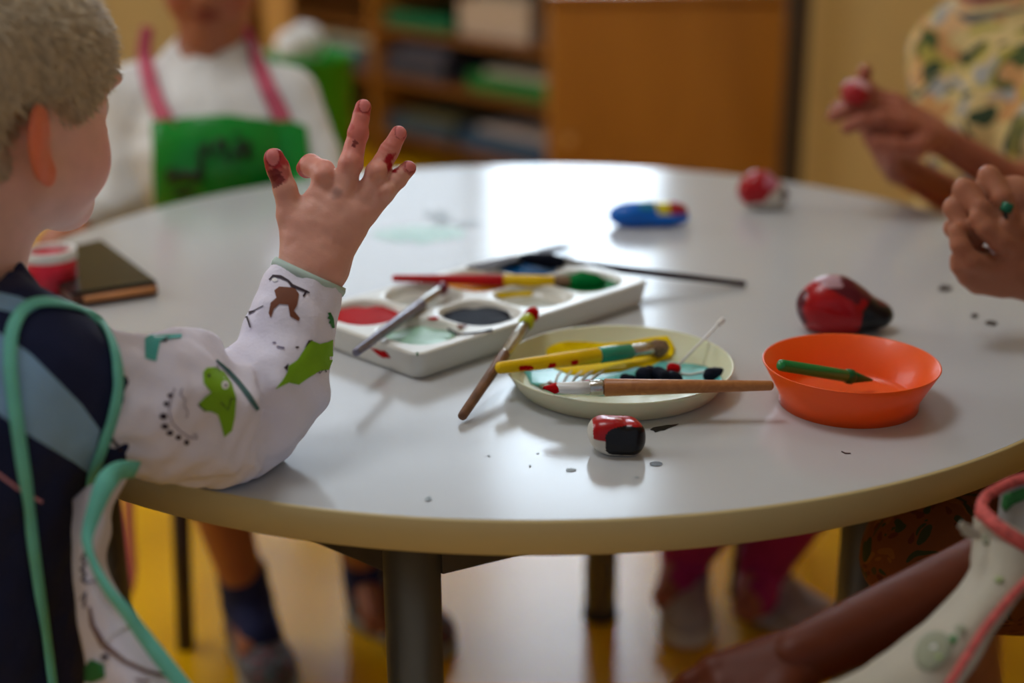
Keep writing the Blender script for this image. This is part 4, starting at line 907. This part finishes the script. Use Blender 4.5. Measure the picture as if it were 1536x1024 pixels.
for s_, e_ in zip([P(1710, 640, 1.03), shD[1]], elD): bs_.cone(nbD + A(0, 0, -.04), s_, .05, .05, .04)
bs_.cone(shD[1], elD[1], .05, .045, .02)
for k in (0, 1): bs_.cone(hipD + A(0, (-1, 1)[k] * .06, 0), knD[k], .075, .055, .03); bs_.cone(knD[k], anD[k], .05, .04, .01)
npmesh('dark_clothes', [grow(lambda p: bs_(p) + .003 * wob(p, .03), *bs_.bounds(.01), .006)], m_blk, cd)
stool((hipD[0] + .02, hipD[1], 0), .5, 'low stool at bottom right under the person in the pink edged apron', zs=.31)
m_apr = M('white_apron_cotton', (184, 178, 162), .75, var=.05, bump=.25, bs=300); m_cor = M('coral_gingham', (206, 92, 88), .7, var=.35, vs=260, bump=.3); m_sage = M('sage_print', (146, 150, 128), .8, var=.1)
rows = [[P(1462, 775, .955), P(1490, 775, .94), P(1520, 790, .93), P(1560, 812, .935)],
        [P(1456, 830, .95), P(1488, 832, .925), P(1520, 850, .915), P(1556, 860, .92)],
        [P(1452, 862, .94), P(1475, 880, .91), P(1500, 895, .90), P(1530, 895, .905)],
        [P(1395, 925, .92), P(1425, 935, .895), P(1455, 945, .885), P(1490, 950, .89)],
        [P(1335, 975, .905), P(1370, 985, .88), P(1415, 990, .87), P(1462, 1000, .875)],
        [P(1270, 1015, .89), P(1310, 1030, .87), P(1370, 1040, .86), P(1425, 1050, .86)],
        [P(1180, 1050, .88), P(1230, 1080, .86), P(1310, 1100, .85), P(1380, 1110, .85)]]
apo, bvp = sheet('apron', rows, m_apr, cd, .0014, wv=.0015, ws=.02); wp = lambda x, y: hit(bvp, x, y)
c5 = lambda *pts: [(1040 + x / 3.097, 720 + y / 3.097) for x, y in pts]
addpatches(apo, wp, [(disc(1040 + 1115 / 3.097, 720 + 800 / 3.097, 24, 32, 14, .7), m_sage), (disc(1040 + 1118 / 3.097, 720 + 782 / 3.097, 5, 4), m_wht), (c5((1190, 740), (1215, 725), (1222, 755), (1200, 770)), m_grn), (c5((1215, 690), (1250, 680), (1270, 700), (1240, 740)), m_sage), (c5((1350, 260), (1375, 255), (1380, 300), (1360, 305)), m_sage), (disc(1040 + 1140 / 3.097, 720 + 830 / 3.097, 5, 4), M('pale_green_print', (160, 180, 120), .8)), (c5((1110, 180 + 560), (1090, 790), (1130, 770)), m_sage), (disc(1040 + 1420 / 3.097, 720 + 470 / 3.097, 6, 4), M('pale_green_print', (160, 180, 120), .8))], step=8, off=.0014)
back = [[P(1500, 738, .975), P(1520, 728, .972), P(1560, 722, .97)], [P(1498, 762, .975), P(1520, 765, .972), P(1560, 775, .97)], [P(1495, 790, .97), P(1520, 810, .965), P(1560, 830, .96)]]
m_lin = M('apron_lining', (160, 160, 158), .8); o3, bv3 = sheet('apron_lining', back, m_lin, apo, .001); addpatches(o3, lambda x, y: hit(bv3, x, y), [([(1505, 742), (1536, 730), (1545, 745), (1520, 756), (1508, 768), (1502, 758)], m_grn)], step=8, off=.001)
for pts, w in (([(1474, 778, .94), (1472, 762, .945), (1478, 746, .955), (1494, 735, .965), (1520, 722, .97), (1560, 712, .97)], .0075), ([(1470, 764, .942), (1490, 784, .930), (1512, 800, .924), (1536, 815, .922), (1565, 830, .925)], .0095), ([(1560, 855, .91), (1536, 875, .90), (1508, 905, .89), (1478, 942, .88), (1450, 985, .868), (1415, 1040, .855), (1390, 1080, .85)], .0052)):
    sp = spline([P(*p) for p in pts], 8); bm = bmesh.new(); ribbon(bm, sp, [A(-.4, -1, .4)] * len(sp), w, .0011); bmobj('piping', bm, m_cor, apo, True)
bm = bmesh.new(); sp = spline([P(1470, 800, .93), P(1455, 798, .925), P(1440, 786, .92)], 5); ribbon(bm, sp, [A(0, -1, .6)] * len(sp), [.008] * 8 + [.005] * 8, .0006); bmobj('tie', bm, m_apr, apo, True)
# ================================================================== things on the table
m_attr = M('painted_stone_coat', (0, 0, 0), .28, attr=True, coat=.12, var=.04, spec=.35)
m_ppl = M('palette_plastic', (222, 222, 214), .3, var=.02, vs=12, coat=.2)
PF = np.array(Z(626, 533, TT + .025)); PF[2] = TT; pa = A(.7071, .7071, 0); pb = A(-.7071, .7071, 0)
PL, PW, PH = .318, .176, .0255
def pal(a, b, z=0): return PF + pa * a + pb * b + A(0, 0, z)
wells = [(ax_, bx_) for bx_ in (.049, .129) for ax_ in (.047, .122, .197, .272)]
def palf(p):
    q = p - A(PL / 2, PW / 2, PH / 2); dr = .012; tp = (q[..., 2] / PH + .5) * .004
    e = np.stack([np.abs(q[..., 0]) - (PL / 2 + tp - .002 - dr), np.abs(q[..., 1]) - (PW / 2 + tp - .002 - dr)], -1)
    d2 = np.linalg.norm(np.maximum(e, 0), axis=-1) + np.minimum(e.max(-1), 0) - dr
    dz = np.abs(q[..., 2]) - PH / 2; D = np.maximum(d2, dz); rr = .0025
    D = np.where((d2 > -rr) & (dz > -rr), np.hypot(np.maximum(d2 + rr, 0), np.maximum(dz + rr, 0)) - rr, D)
    for ax_, bx_ in wells:
        u = (p[..., 0] - ax_) / .0335; v = (p[..., 1] - bx_) / .0365; w = (p[..., 2] - PH - .001) / .0165
        k = (np.abs(u) ** 2.6 + np.abs(v) ** 2.6 + np.abs(w) ** 2.2) ** (1 / 2.4); c_ = (k - 1) * .018
        h = np.maximum(.003 - np.abs(-D - c_ * 1.), 0) / .003; D = np.maximum(D, -c_) + h * h * .003 * .25
    return D
v, f_ = surfnet(palf, A(-.006, -.006, -.004), A(PL + .006, PW + .006, PH + .005), .0015); v = relax(v, f_, 1)
palette = thing('paint_palette', 'white plastic paint palette with eight wells lying diagonally in the middle of the table', 'palette', pal(PL / 2, PW / 2))
vw = PF + v[:, :1] * pa + v[:, 1:2] * pb + v[:, 2:] * A(0, 0, 1) + A(0, 0, .0004)
po, bv_pal = npmesh('palette_body', [(vw, f_)], m_ppl, palette)
w_pal = lambda x, y: hit(bv_pal, x, y)
def pool(a, b, ra, rb, z, m, lb=None, seed=1, wobm=.0018):
    bm = bmesh.new(); n = 40; r = random.Random(seed); ph = [r.uniform(0, 6.28) for _ in range(4)]
    def rad(t): return 1 + .06 * math.sin(3 * t + ph[0]) + .05 * math.sin(5 * t + ph[1]) + .03 * math.sin(9 * t + ph[2])
    rings = []
    for s_, dz in ((1, -.0006), (.96, .0004), (.7, .0010), (.35, .0011)):
        rings.append([bm.verts.new(pal(a + ra * s_ * rad(t) * math.copysign(abs(math.cos(t)) ** .8, math.cos(t)), b + rb * s_ * rad(t) * math.copysign(abs(math.sin(t)) ** .8, math.sin(t)), z + dz + .0005 * math.sin(4 * t + ph[3]) * s_)) for t in [2 * math.pi * k / n for k in range(n)]])
    for x, y in zip(rings[:-1], rings[1:]):
        for i in range(n): bm.faces.new((x[i], x[(i + 1) % n], y[(i + 1) % n], y[i])).smooth = True
    bm.faces.new(rings[-1]).smooth = True
    o = bmobj('paint', bm, m, palette, True)
    if lb: o['label'] = lb
m_navyp = M('navy_paint', (20, 24, 38), .6, spec=.08); m_grnp = M('green_paint', (0, 112, 50), .6, spec=.08); m_orp = M('orange_paint', (226, 150, 10), .6, spec=.08); m_blup = M('blue_paint', (20, 90, 150), .6, spec=.08); m_tlp = M('pale_green_water', (160, 206, 182), .3); m_gry = M('pale_grey_paint', (196, 202, 196), .25); m_yelp = M('yellow_paint', (240, 206, 0), .6, spec=.08)
m_turq = M('turquoise_paint', (104, 194, 190), .25); m_white = M('white_paint', (235, 235, 232), .3); m_brnp = M('brown_paint', (120, 66, 44), .3)
for (i, z, m, s_, lb) in ((4, .0205, m_red, 1.02, 'red paint'), (0, .0185, m_tlp, .96, 'pale green watery paint'), (1, .0200, m_navyp, 1.0, 'dark navy paint'), (5, .0145, m_gry, .85, 'thin grey paint'), (6, .0210, m_orp, 1.02, 'orange yellow paint'), (2, .0145, m_gry, .85, 'thin grey paint'), (3, .0215, m_grnp, 1.04, 'green paint'), (7, .0185, m_blup, .95, 'blue paint')):
    a, b = wells[i]; pool(a, b, .0335 * s_ * .93, .0365 * s_ * .93, z, m, lb, i + 3)
def jg(p, a=1.5, s_=0): return jag(p, a, s_, 2)
addpatches(po, w_pal, [(jg([(556, 521), (566, 524), (578, 526), (586, 537), (575, 536), (564, 530)], .8, 3), m_red), (jg(disc(650, 478, 9, 2.5, 8), .8, 4), m_red), (jg([(555, 462), (575, 458), (588, 468), (600, 472), (590, 480), (565, 470)], 1.2, 5), m_red),
   (jg([(668, 422), (700, 430), (690, 435), (660, 431)], 1, 6), m_yelp), (jg([(740, 440), (800, 436), (798, 444), (750, 447)], 1, 7), m_yelp), (jg(stroke([(665, 470), (682, 478), (700, 472), (730, 474)], 3), .8, 8), m_navyp), (jg(stroke([(672, 494), (690, 502), (712, 500), (738, 496)], 3), .8, 9), m_navyp), (jg([(680, 478), (690, 470), (700, 476), (702, 490), (690, 494)], 1, 12), m_brnp), (disc(626, 531, 1.5, 2.5), m_grnp)], step=6, off=.0005)
def brush(name, label, A0, A1, segs, cat='brush', flat=None, extra=None):
    """segs: (part name, t0, t1, r0, r1, material[, flatness])"""
    A0 = np.array(A0); A1 = np.array(A1); t = thing(name, label, cat, (A0 + A1) / 2, 'paint brushes' if cat == 'brush' else None); first = {}
    for sg in segs:
        nm, t0, t1, r0, r1, m = sg[:6]; fl_ = sg[6] if len(sg) > 6 else 1
        bm = bmesh.new(); a = A0 + (A1 - A0) * t0; b = A0 + (A1 - A0) * t1; e = .0015 / max(np.linalg.norm(b - a), 1e-4)
        if nm == 'bristles':
            rod(bm, a, b, [(0, r0), (.3, max(r0, r1) * 1.08), (.75, r1 * .85), (.93, r1 * .45), (1, r1 * .12)], 24, flat=fl_)
            for q in bm.verts: q.co += V(rng.normal(0, .00035, 3))
        else: rod(bm, a, b, [(0, r0 * .55), (min(e, .3), r0 * .92), (min(2.2 * e, .4), r0), (.55, (r0 + r1) / 2 * 1.02), (1 - min(e * .7, .3), r1), (1, r1 * .9)], 24, flat=fl_)
        bmobj(nm, bm, m, t, True)
    return t
m_ferr = M('ferrule_metal', (190, 190, 186), .25, metal=1, var=.1, vs=200, bump=.3); m_hred = M('red_lacquer', (196, 6, 18), .45, spec=.3); m_hyel = M('yellow_lacquer', (244, 200, 0), .42, spec=.3); m_bris = M('bristle_brown', (140, 110, 84), .7, var=.4, vs=400, bump=.6, bs=900)
m_lil = M('grey_lilac_paint', (128, 126, 142), .3, metal=.5, var=.18, vs=90, bump=.2); m_hbr = M('worn_brown_wood', (122, 84, 58), .45, var=.3, vs=60); m_teal2 = M('teal_lacquer', (30, 150, 120), .25, coat=.5); m_hwood = wood('brush_wood', (168, 104, 52), (184, 120, 64), (40, 40, 40), .4); m_plum = M('dark_plum_lacquer', (44, 24, 34), .5, spec=.2)
T1 = TT
brush('paint_brush', 'thick red and yellow paint brush lying across the palette with its bristles in green paint', Z(588, 417, T1 + .032), Z(908, 424, T1 + .026),
      [('handle', 0, .52, .0036, .0062, m_hred), ('grip', .52, .76, .0065, .0065, m_hyel), ('ferrule', .755, .84, .0062, .0062, m_bris), ('bristles', .835, 1, .0066, .0105, m_grnp)])
brush('paint_brush', 'grey lilac paint brush overhanging the near left edge of the palette', Z(533, 529, T1 + .036), Z(668, 429, T1 + .028),
      [('handle', 0, .70, .0040, .0056, m_lil), ('ferrule', .69, .93, .0054, .0050, m_ferr), ('bristles', .925, 1, .0054, .0062, M('tip_mix', (120, 30, 60), .3))])
brush('paint_brush', 'worn brown brush leaning on the palette side, its tip red and lime', Z(692, 626, T1 + .005), Z(803, 464, T1 + .042),
      [('handle', 0, .56, .0040, .0050, m_hbr), ('ferrule', .55, .84, .0048, .0056, m_ferr), ('bristles', .83, .93, .0058, .0068, M('lime_paint', (180, 190, 20), .3)), ('bristles', .92, 1, .0064, .0060, m_red)])
bD = brush('paint_brush', 'yellow and teal paint brush with red dots resting on the rim of the pale plate', Z(745, 552, T1 + .0285), Z(1002, 520, T1 + .013),
      [('handle', 0, .575, .0052, .0072, m_hyel), ('grip', .57, .77, .0074, .0072, m_teal2), ('ferrule', .765, .90, .0062, .0066, m_ferr), ('bristles', .895, 1, .0068, .0078, m_bris)])
hdl = [c_ for c_ in bD.children if c_.name.startswith('handle')][0]
bvh_ = BVHTree.FromPolygons([v_.co + hdl.matrix_parent_inverse.translation * 0 for v_ in hdl.data.vertices], [tuple(p_.vertices) for p_ in hdl.data.polygons])
addpatches(hdl, lambda x, y: hit(bvh_, x, y), [(jg(disc(789, 552, 12, 4, 10), 1, 1), m_red), (jg(disc(828, 548, 7, 3.5, 10, -.4), 1, 2), m_red), (jg(disc(862, 543, 6, 4, 10, -.3), 1, 3), m_red)], step=4, off=.0003)
brush('paint_brush', 'wooden handled paint brush lying over the front of the pale plate, white and red bristles', Z(1160, 578, T1 + .030), Z(815, 582, T1 + .0285),
      [('handle', 0, .735, .0042, .0074, m_hwood), ('ferrule', .73, .80, .0066, .0062, m_ferr), ('bristles', .795, .98, .0062, .0060, m_white, .8), ('bristles', .93, 1, .0050, .0030, m_red, .7)])
brush('paint_brush', 'thin dark plum paint brush stretching right from the far corner of the palette, black bristles', Z(1119, 426, T1 + .004), Z(776, 386, T1 + .033),
      [('handle', 0, .69, .0032, .0046, m_plum), ('ferrule', .685, .80, .0044, .0042, M('dull_ferrule', (110, 106, 104), .5, metal=.6)), ('bristles', .795, 1, .0052, .0080, m_navyp)])
# flat grey strip beyond the palette
g0 = np.array(Z(712, 402, T1 + .038)); g1 = np.array(Z(850, 369, T1 + .006)); L_, R_ = align(g0, g1)
bm = bmesh.new(); box(bm, (g0 + g1) / 2, (.020, .0025, L_), R=R_.to_4x4()); stp = bmobj('spatula', bm, M('grey_metal_strip', (100, 100, 108), .7, spec=.2), None, loc=(g0 + g1) / 2, bevel=.0008); tag(stp, 'flat grey metal strip lying against the far side of the palette', 'spatula')
# plate
pc = A(.070, -.329, TT)
plate = thing('plate', 'pale green plastic plate smeared with turquoise, yellow and black paint', 'plate', pc)
bm = bmesh.new(); lathe(bm, [(.001, .0035), (.082, .0035), (.0865, .005), (.0985, .0205), (.0992, .0212), (.1002, .0214), (.1008, .0208), (.1003, .0195), (.0885, .0015), (.0865, .0003), (.084, 0), (.001, 0)], pc, 120, cap=True)
plo = bmobj('dish', bm, M('pale_plastic', (214, 216, 184), .3, var=.03, vs=10, sss=.15), plate)
bvpl = BVHTree.FromPolygons([v_.co for v_ in plo.data.vertices], [tuple(p_.vertices) for p_ in plo.data.polygons]); wpl = lambda x, y: hit(bvpl, x, y)
def paintpart(name, polys, m, off, parent=plate, where=wpl, lb=None, th=.0006):
    bm = bmesh.new()
    for p_ in polys: patch(bm, p_, where, off, 10, 0, 1)
    o = bmobj(name, bm, m, parent, True); md = o.modifiers.new('s', 'SOLIDIFY'); md.thickness = th; md.offset = 1
    if lb: o['label'] = lb
paintpart('paint', [jg([(780, 550), (820, 535), (880, 548), (960, 540), (1040, 545), (1078, 560), (1085, 575), (1050, 588), (980, 592), (900, 594), (830, 590), (795, 575)], 2, 1)], m_turq, .0004, lb='turquoise paint')
paintpart('paint', [jg([(816, 534), (824, 518), (850, 512), (905, 516), (975, 506), (1004, 506), (1014, 522), (1008, 540), (975, 549), (930, 557), (870, 564), (836, 558), (822, 548)], 2, 2)], m_yelp, .0010, lb='yellow paint')
for k in range(5): paintpart('paint', [stroke([(842 + 16 * k, 558), (836 + 14 * k, 566), (832 + 12 * k, 578)], [1, 3.2, 2])], m_white, .0013)
paintpart('paint', [jg([(810, 580), (826, 574), (838, 580), (870, 574), (896, 578), (880, 586), (850, 592), (828, 588)], 2, 3)], m_white, .0012, lb='white paint')
paintpart('paint', [jg([(822, 578), (850, 582), (880, 574), (900, 576), (880, 583), (850, 588), (835, 586)], 1.5, 4)], m_red, .0022, lb='red paint')
for pts in ([(938, 572, .0045), (948, 574, .004)], [(966, 567, .0072), (975, 563, .006)], [(988, 566, .0068), (996, 570, .006)], [(1008, 570, .0058), (1016, 572, .0045)], [(1066, 567, .0062), (1078, 566, .0062), (1072, 564, .005)]):
    S = Sdf()
    for x, y, r in pts: S.ell(Z(x, y - 4, TT + .0045 + r * .5), A(r, r, r * 1.0) * 1.1, .003)
    ob, _ = npmesh('paint_blob', [grow(lambda p: S(p) + .0006 * wob(p, .004), *S.bounds(.003), .0011)], m_navyp, plate); ob['label'] = 'thick black paint blob'
paintpart('paint', [jg(stroke([(1020, 562), (1036, 564), (1056, 560)], 2.5), .5, 9)], m_gry, .0012)
# swab
q0 = Z(1012, 553, TT + .010); q1 = Z(1084, 480, TT + .036)
sw_ = thing('cotton_swab', 'white cotton swab standing in the plate with a red painted tip', 'cotton swab', (np.array(q0) + np.array(q1)) / 2)
bm = bmesh.new(); rod(bm, q0, q1, [(0, .0012), (1, .0012)], 12); bmobj('stem', bm, m_white, sw_, True)
S = Sdf(); S.ell(q0, A(.0058, .0048, .0048), .002); S.ball(q0 + A(-.003, 0, .001), .0042, .003); ob, _ = npmesh('tip', [grow(lambda p: S(p) + .0005 * wob(p, .003), *S.bounds(.002), .0009)], m_red, sw_); ob['label'] = 'red painted tip'
S = Sdf(); S.cone(np.array(q1) - (np.array(q1) - np.array(q0)) * .09, q1, .0022, .0024, .002); npmesh('tip', [grow(S, *S.bounds(.002), .0008)], m_white, sw_)
# orange bowl and green pen
bc = A(.262, -.377, TT)
m_or = M('orange_plastic', (255, 92, 0), .4, var=.02, vs=6, sss=.25, sssr=(.01, .003, .001), coat=.2)
bm = bmesh.new(); lathe(bm, [(.001, .003), (.050, .003), (.0545, .005), (.0562, .008), (.0718, .0365), (.0732, .0372), (.0736, .0365), (.0585, .0085), (.0580, .0), (.001, 0)], bc, 120, cap=True)
bo = bmobj('bowl', bm, m_or, None, loc=bc); tag(bo, 'small bright orange plastic bowl with flared sides near the right of the table', 'bowl')
g0 = np.array(Z(1168, 547, TT + .043)); g1 = np.array(Z(1308, 570, TT + .012))
gp = brush('crayon', 'green crayon lying inside the orange bowl with one end on its rim', g0, g1, [('barrel', 0, .74, .0050, .0054, M('green_plastic', (6, 132, 62), .3, coat=.3)), ('collar', .70, .78, .0064, .0066, M('dark_green_plastic', (4, 96, 44), .3)), ('tip', .775, 1, .0050, .0012, M('dark_green_plastic', (4, 96, 44), .3))], cat='crayon')
# stones
def stone(name, label, c_, prims, colf, h=.0016, k=.012, n=.0015, ns=.02, cat='stone', flat=True):
    S = Sdf()
    for p_ in prims:
        if p_[0] == 'e': S.ell(c_ + A(*p_[1]), A(*p_[2]), k, R=(rotm(p_[3], 0, p_[4] if len(p_) > 4 else 0) if len(p_) > 3 else None))
        else: S.cone(c_ + A(*p_[1]), c_ + A(*p_[2]), p_[3], p_[4], k)
    fn = lambda p: np.maximum(S(p) + n * wob(p, ns), TT + .0004 - p[..., 2])
    o, _ = npmesh(name, [grow(fn, *S.bounds(.005), h)], m_attr, None, c_, lambda v: colf(v - c_, v)); tag(o, label, cat, 'painted stones'); return o
cR, cB, cW, cBl, cY = L3((172, 14, 24)), L3((16, 15, 20)), L3((214, 208, 196)), L3((8, 108, 214)), L3((222, 206, 30))
def tl(c_, n): return np.tile(c_, (n, 1))
c1 = np.array(Z(927, 688, TT)) + A(0, .016, .0145)
def col1(l, v):
    n = len(l); w = wob(v, .006) * .12; c_ = tl(cW, n); top = ((l[:, 2] > .006 + .002 * w * 8) | ((l[:, 0] < -.002) & (l[:, 2] > .000) & (l[:, 1] < .0))); top &= (l[:, 0] > -.019)
    c_[top] = cR; e = ((l[:, 0] - .0065) / .0165) ** 2 + ((l[:, 2] + .0015) / .0115) ** 2; c_[(np.abs((l[:, 0] - .0065) / .0165) ** 3.5 + np.abs((l[:, 2] + .0008) / .0115) ** 3.5 + w < 1) & (l[:, 1] < -.002)] = cB
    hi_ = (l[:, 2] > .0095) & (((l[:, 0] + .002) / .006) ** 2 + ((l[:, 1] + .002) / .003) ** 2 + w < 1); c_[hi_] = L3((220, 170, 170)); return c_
stone('painted_stone', 'small blocky stone in front of the plate with red top and black front', c1, [('c', (-.008, -.003, -.001), (.009, -.003, -.002), .0135, .0125), ('c', (-.010, .004, .001), (.008, .004, .0), .0125, .0125), ('c', (.011, -.008, -.003), (.012, -.007, .004), .0095, .0085), ('c', (-.012, -.005, .004), (-.002, -.006, .006), .008, .008), ('c', (-.004, -.008, -.006), (.010, -.008, -.006), .0085, .0085)], col1, h=.0011, k=.004, n=.0006)
c2_ = np.array(Z(1270, 500, TT)) + A(-.002, .012, .022)
def col2(l, v):
    n = len(l); w = wob(v, .012) * .004; c_ = tl(cR, n); c_[l[:, 0] + .35 * -l[:, 2] > .014 + w] = cB
    m = (l[:, 2] > .018 + .35 * -l[:, 0] + w * 1.5) ; c_[m] = L3((96, 20, 36)); m2 = (np.abs(l[:, 0] + .018) < .012) & (l[:, 2] > .0255 + w) ; c_[m2] = L3((190, 150, 160)); c_[l[:, 0] < -.040 + w] = L3((90, 16, 34)); return c_  # pale patch on top: gloss highlight put into the stone's colour
stone('painted_stone', 'large egg shaped stone behind the orange bowl, glossy red with a black end', c2_, [('e', (-.016, 0, .002), (.030, .026, .0285)), ('e', (.022, 0, -.007), (.027, .021, .0155)), ('e', (-.002, 0, .004), (.022, .021, .022))], col2, h=.002, k=.02)
c3_ = np.array(Z(975, 343, TT)) + A(0, .016, .014)
def col3(l, v):
    n = len(l); w = wob(v, .01) * .003; c_ = tl(cBl, n); c_[(l[:, 2] > .0095 + w) & (l[:, 0] > -.014) & (l[:, 0] < .006)] = L3((30, 130, 160)); m = (l[:, 0] > .008 + w) & (l[:, 2] > .0035); c_[m] = cY; c_[m & (l[:, 0] > .026 + w)] = L3((170, 30, 40)); return c_
stone('painted_stone', 'long bright blue stone across the table, yellow and red at one end', c3_, [('e', (-.022, 0, .0), (.029, .02, .0165)), ('e', (.016, 0, -.004), (.034, .018, .0105)), ('e', (-.004, 0, .006), (.016, .013, .0105)), ('e', (.026, 0, .007), (.022, .012, .0088), .0)], col3, h=.002, k=.008)
c4_ = np.array(Z(1146, 318, TT)) + A(0, .020, .022)
def col4(l, v):
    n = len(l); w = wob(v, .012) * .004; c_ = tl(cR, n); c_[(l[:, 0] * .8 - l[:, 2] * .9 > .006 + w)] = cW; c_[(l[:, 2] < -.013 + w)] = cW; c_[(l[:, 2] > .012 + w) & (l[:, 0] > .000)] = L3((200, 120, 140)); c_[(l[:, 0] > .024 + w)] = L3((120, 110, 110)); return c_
stone('painted_stone', 'rounded red and white stone at the far right of the table', c4_, [('e', (-.006, 0, .002), (.026, .022, .024)), ('e', (.012, 0, -.004), (.022, .019, .018)), ('e', (-.002, .0, .012), (.014, .012, .014))], col4, h=.002, k=.012)
# pink cup and dark slab
cu = A(-.516, -.035, TT)
cup = thing('cup', 'small pink and red cup with white rim beside the dark slab', 'cup', cu); H_ = .046
bm = bmesh.new(); lathe(bm, [(.001, .003), (.022, .003), (.0245, H_ - .002), (.0275, H_ - .002), (.0258, .001), (.0245, 0), (.001, 0)], cu, 64); bmobj('body', bm, M('pink_ceramic', (206, 30, 56), .35, var=.25, vs=40), cup)
bm = bmesh.new(); lathe(bm, [(.0243, H_ - .0095), (.0243, H_), (.0255, H_ + .001), (.0282, H_), (.0280, H_ - .0095)], cu, 64, cap=False); rm = bmobj('rim', bm, m_white, cup); rm['label'] = 'white rim'
bm = bmesh.new(); lathe(bm, [(.0005, H_ - .012), (.0238, H_ - .012), (.0238, H_ - .0105), (.0005, H_ - .0105)], cu, 48); bmobj('paint', bm, M('pink_paint', (214, 60, 90), .3), cup)
cs_ = [np.array(Z(x, y, TT + .016)) for x, y in ((40, 384), (152, 358), (236, 421), (106, 440))]
def prism(cn, z0, z1, sc=1.):
    bm = bmesh.new(); m_ = sum(cn) / 4; lo_ = [bm.verts.new((m_[0] + (p_[0] - m_[0]) * sc, m_[1] + (p_[1] - m_[1]) * sc, z0)) for p_ in cn]; hi_ = [bm.verts.new((m_[0] + (p_[0] - m_[0]) * sc, m_[1] + (p_[1] - m_[1]) * sc, z1)) for p_ in cn]
    bm.faces.new(lo_); bm.faces.new(hi_)
    for k in range(4): bm.faces.new((lo_[k], lo_[(k + 1) % 4], hi_[(k + 1) % 4], hi_[k]))
    return bm
m_ = sum(cs_) / 4; slab = thing('tablet', 'dark glossy slab with a thin wooden front edge at the left of the table', 'tablet', (m_[0], m_[1], TT))
bmobj('case', prism(cs_, TT + .0005, TT + .0125), M('case_brown', (92, 52, 34), .5), slab, bevel=.002)
bmobj('surface', prism(cs_, TT + .0127, TT + .0160, .985), M('dark_glass', (26, 38, 36), .2, spec=.35), slab, bevel=.001)
e0, e1 = cs_[3], cs_[2]; bm = bmesh.new(); dd = (e1 - e0) / np.linalg.norm(e1 - e0); nn = A(dd[1], -dd[0], 0); a_ = e0 + dd * .012 + nn * .0042; b_ = e1 - dd * .004 + nn * .0042; a_[2] = b_[2] = TT + .0085
rod(bm, a_, b_, [(0, .0036), (1, .0036)], 8); ed = bmobj('edge_strip', bm, M('light_wood_strip', (206, 140, 86), .5), slab, True)
#@@END
SC.view_settings.view_transform = 'Standard'; SC.view_settings.look = 'None'; SC.view_settings.gamma = 1; SC.view_settings.use_curve_mapping = False
SC.view_settings.exposure = -.45
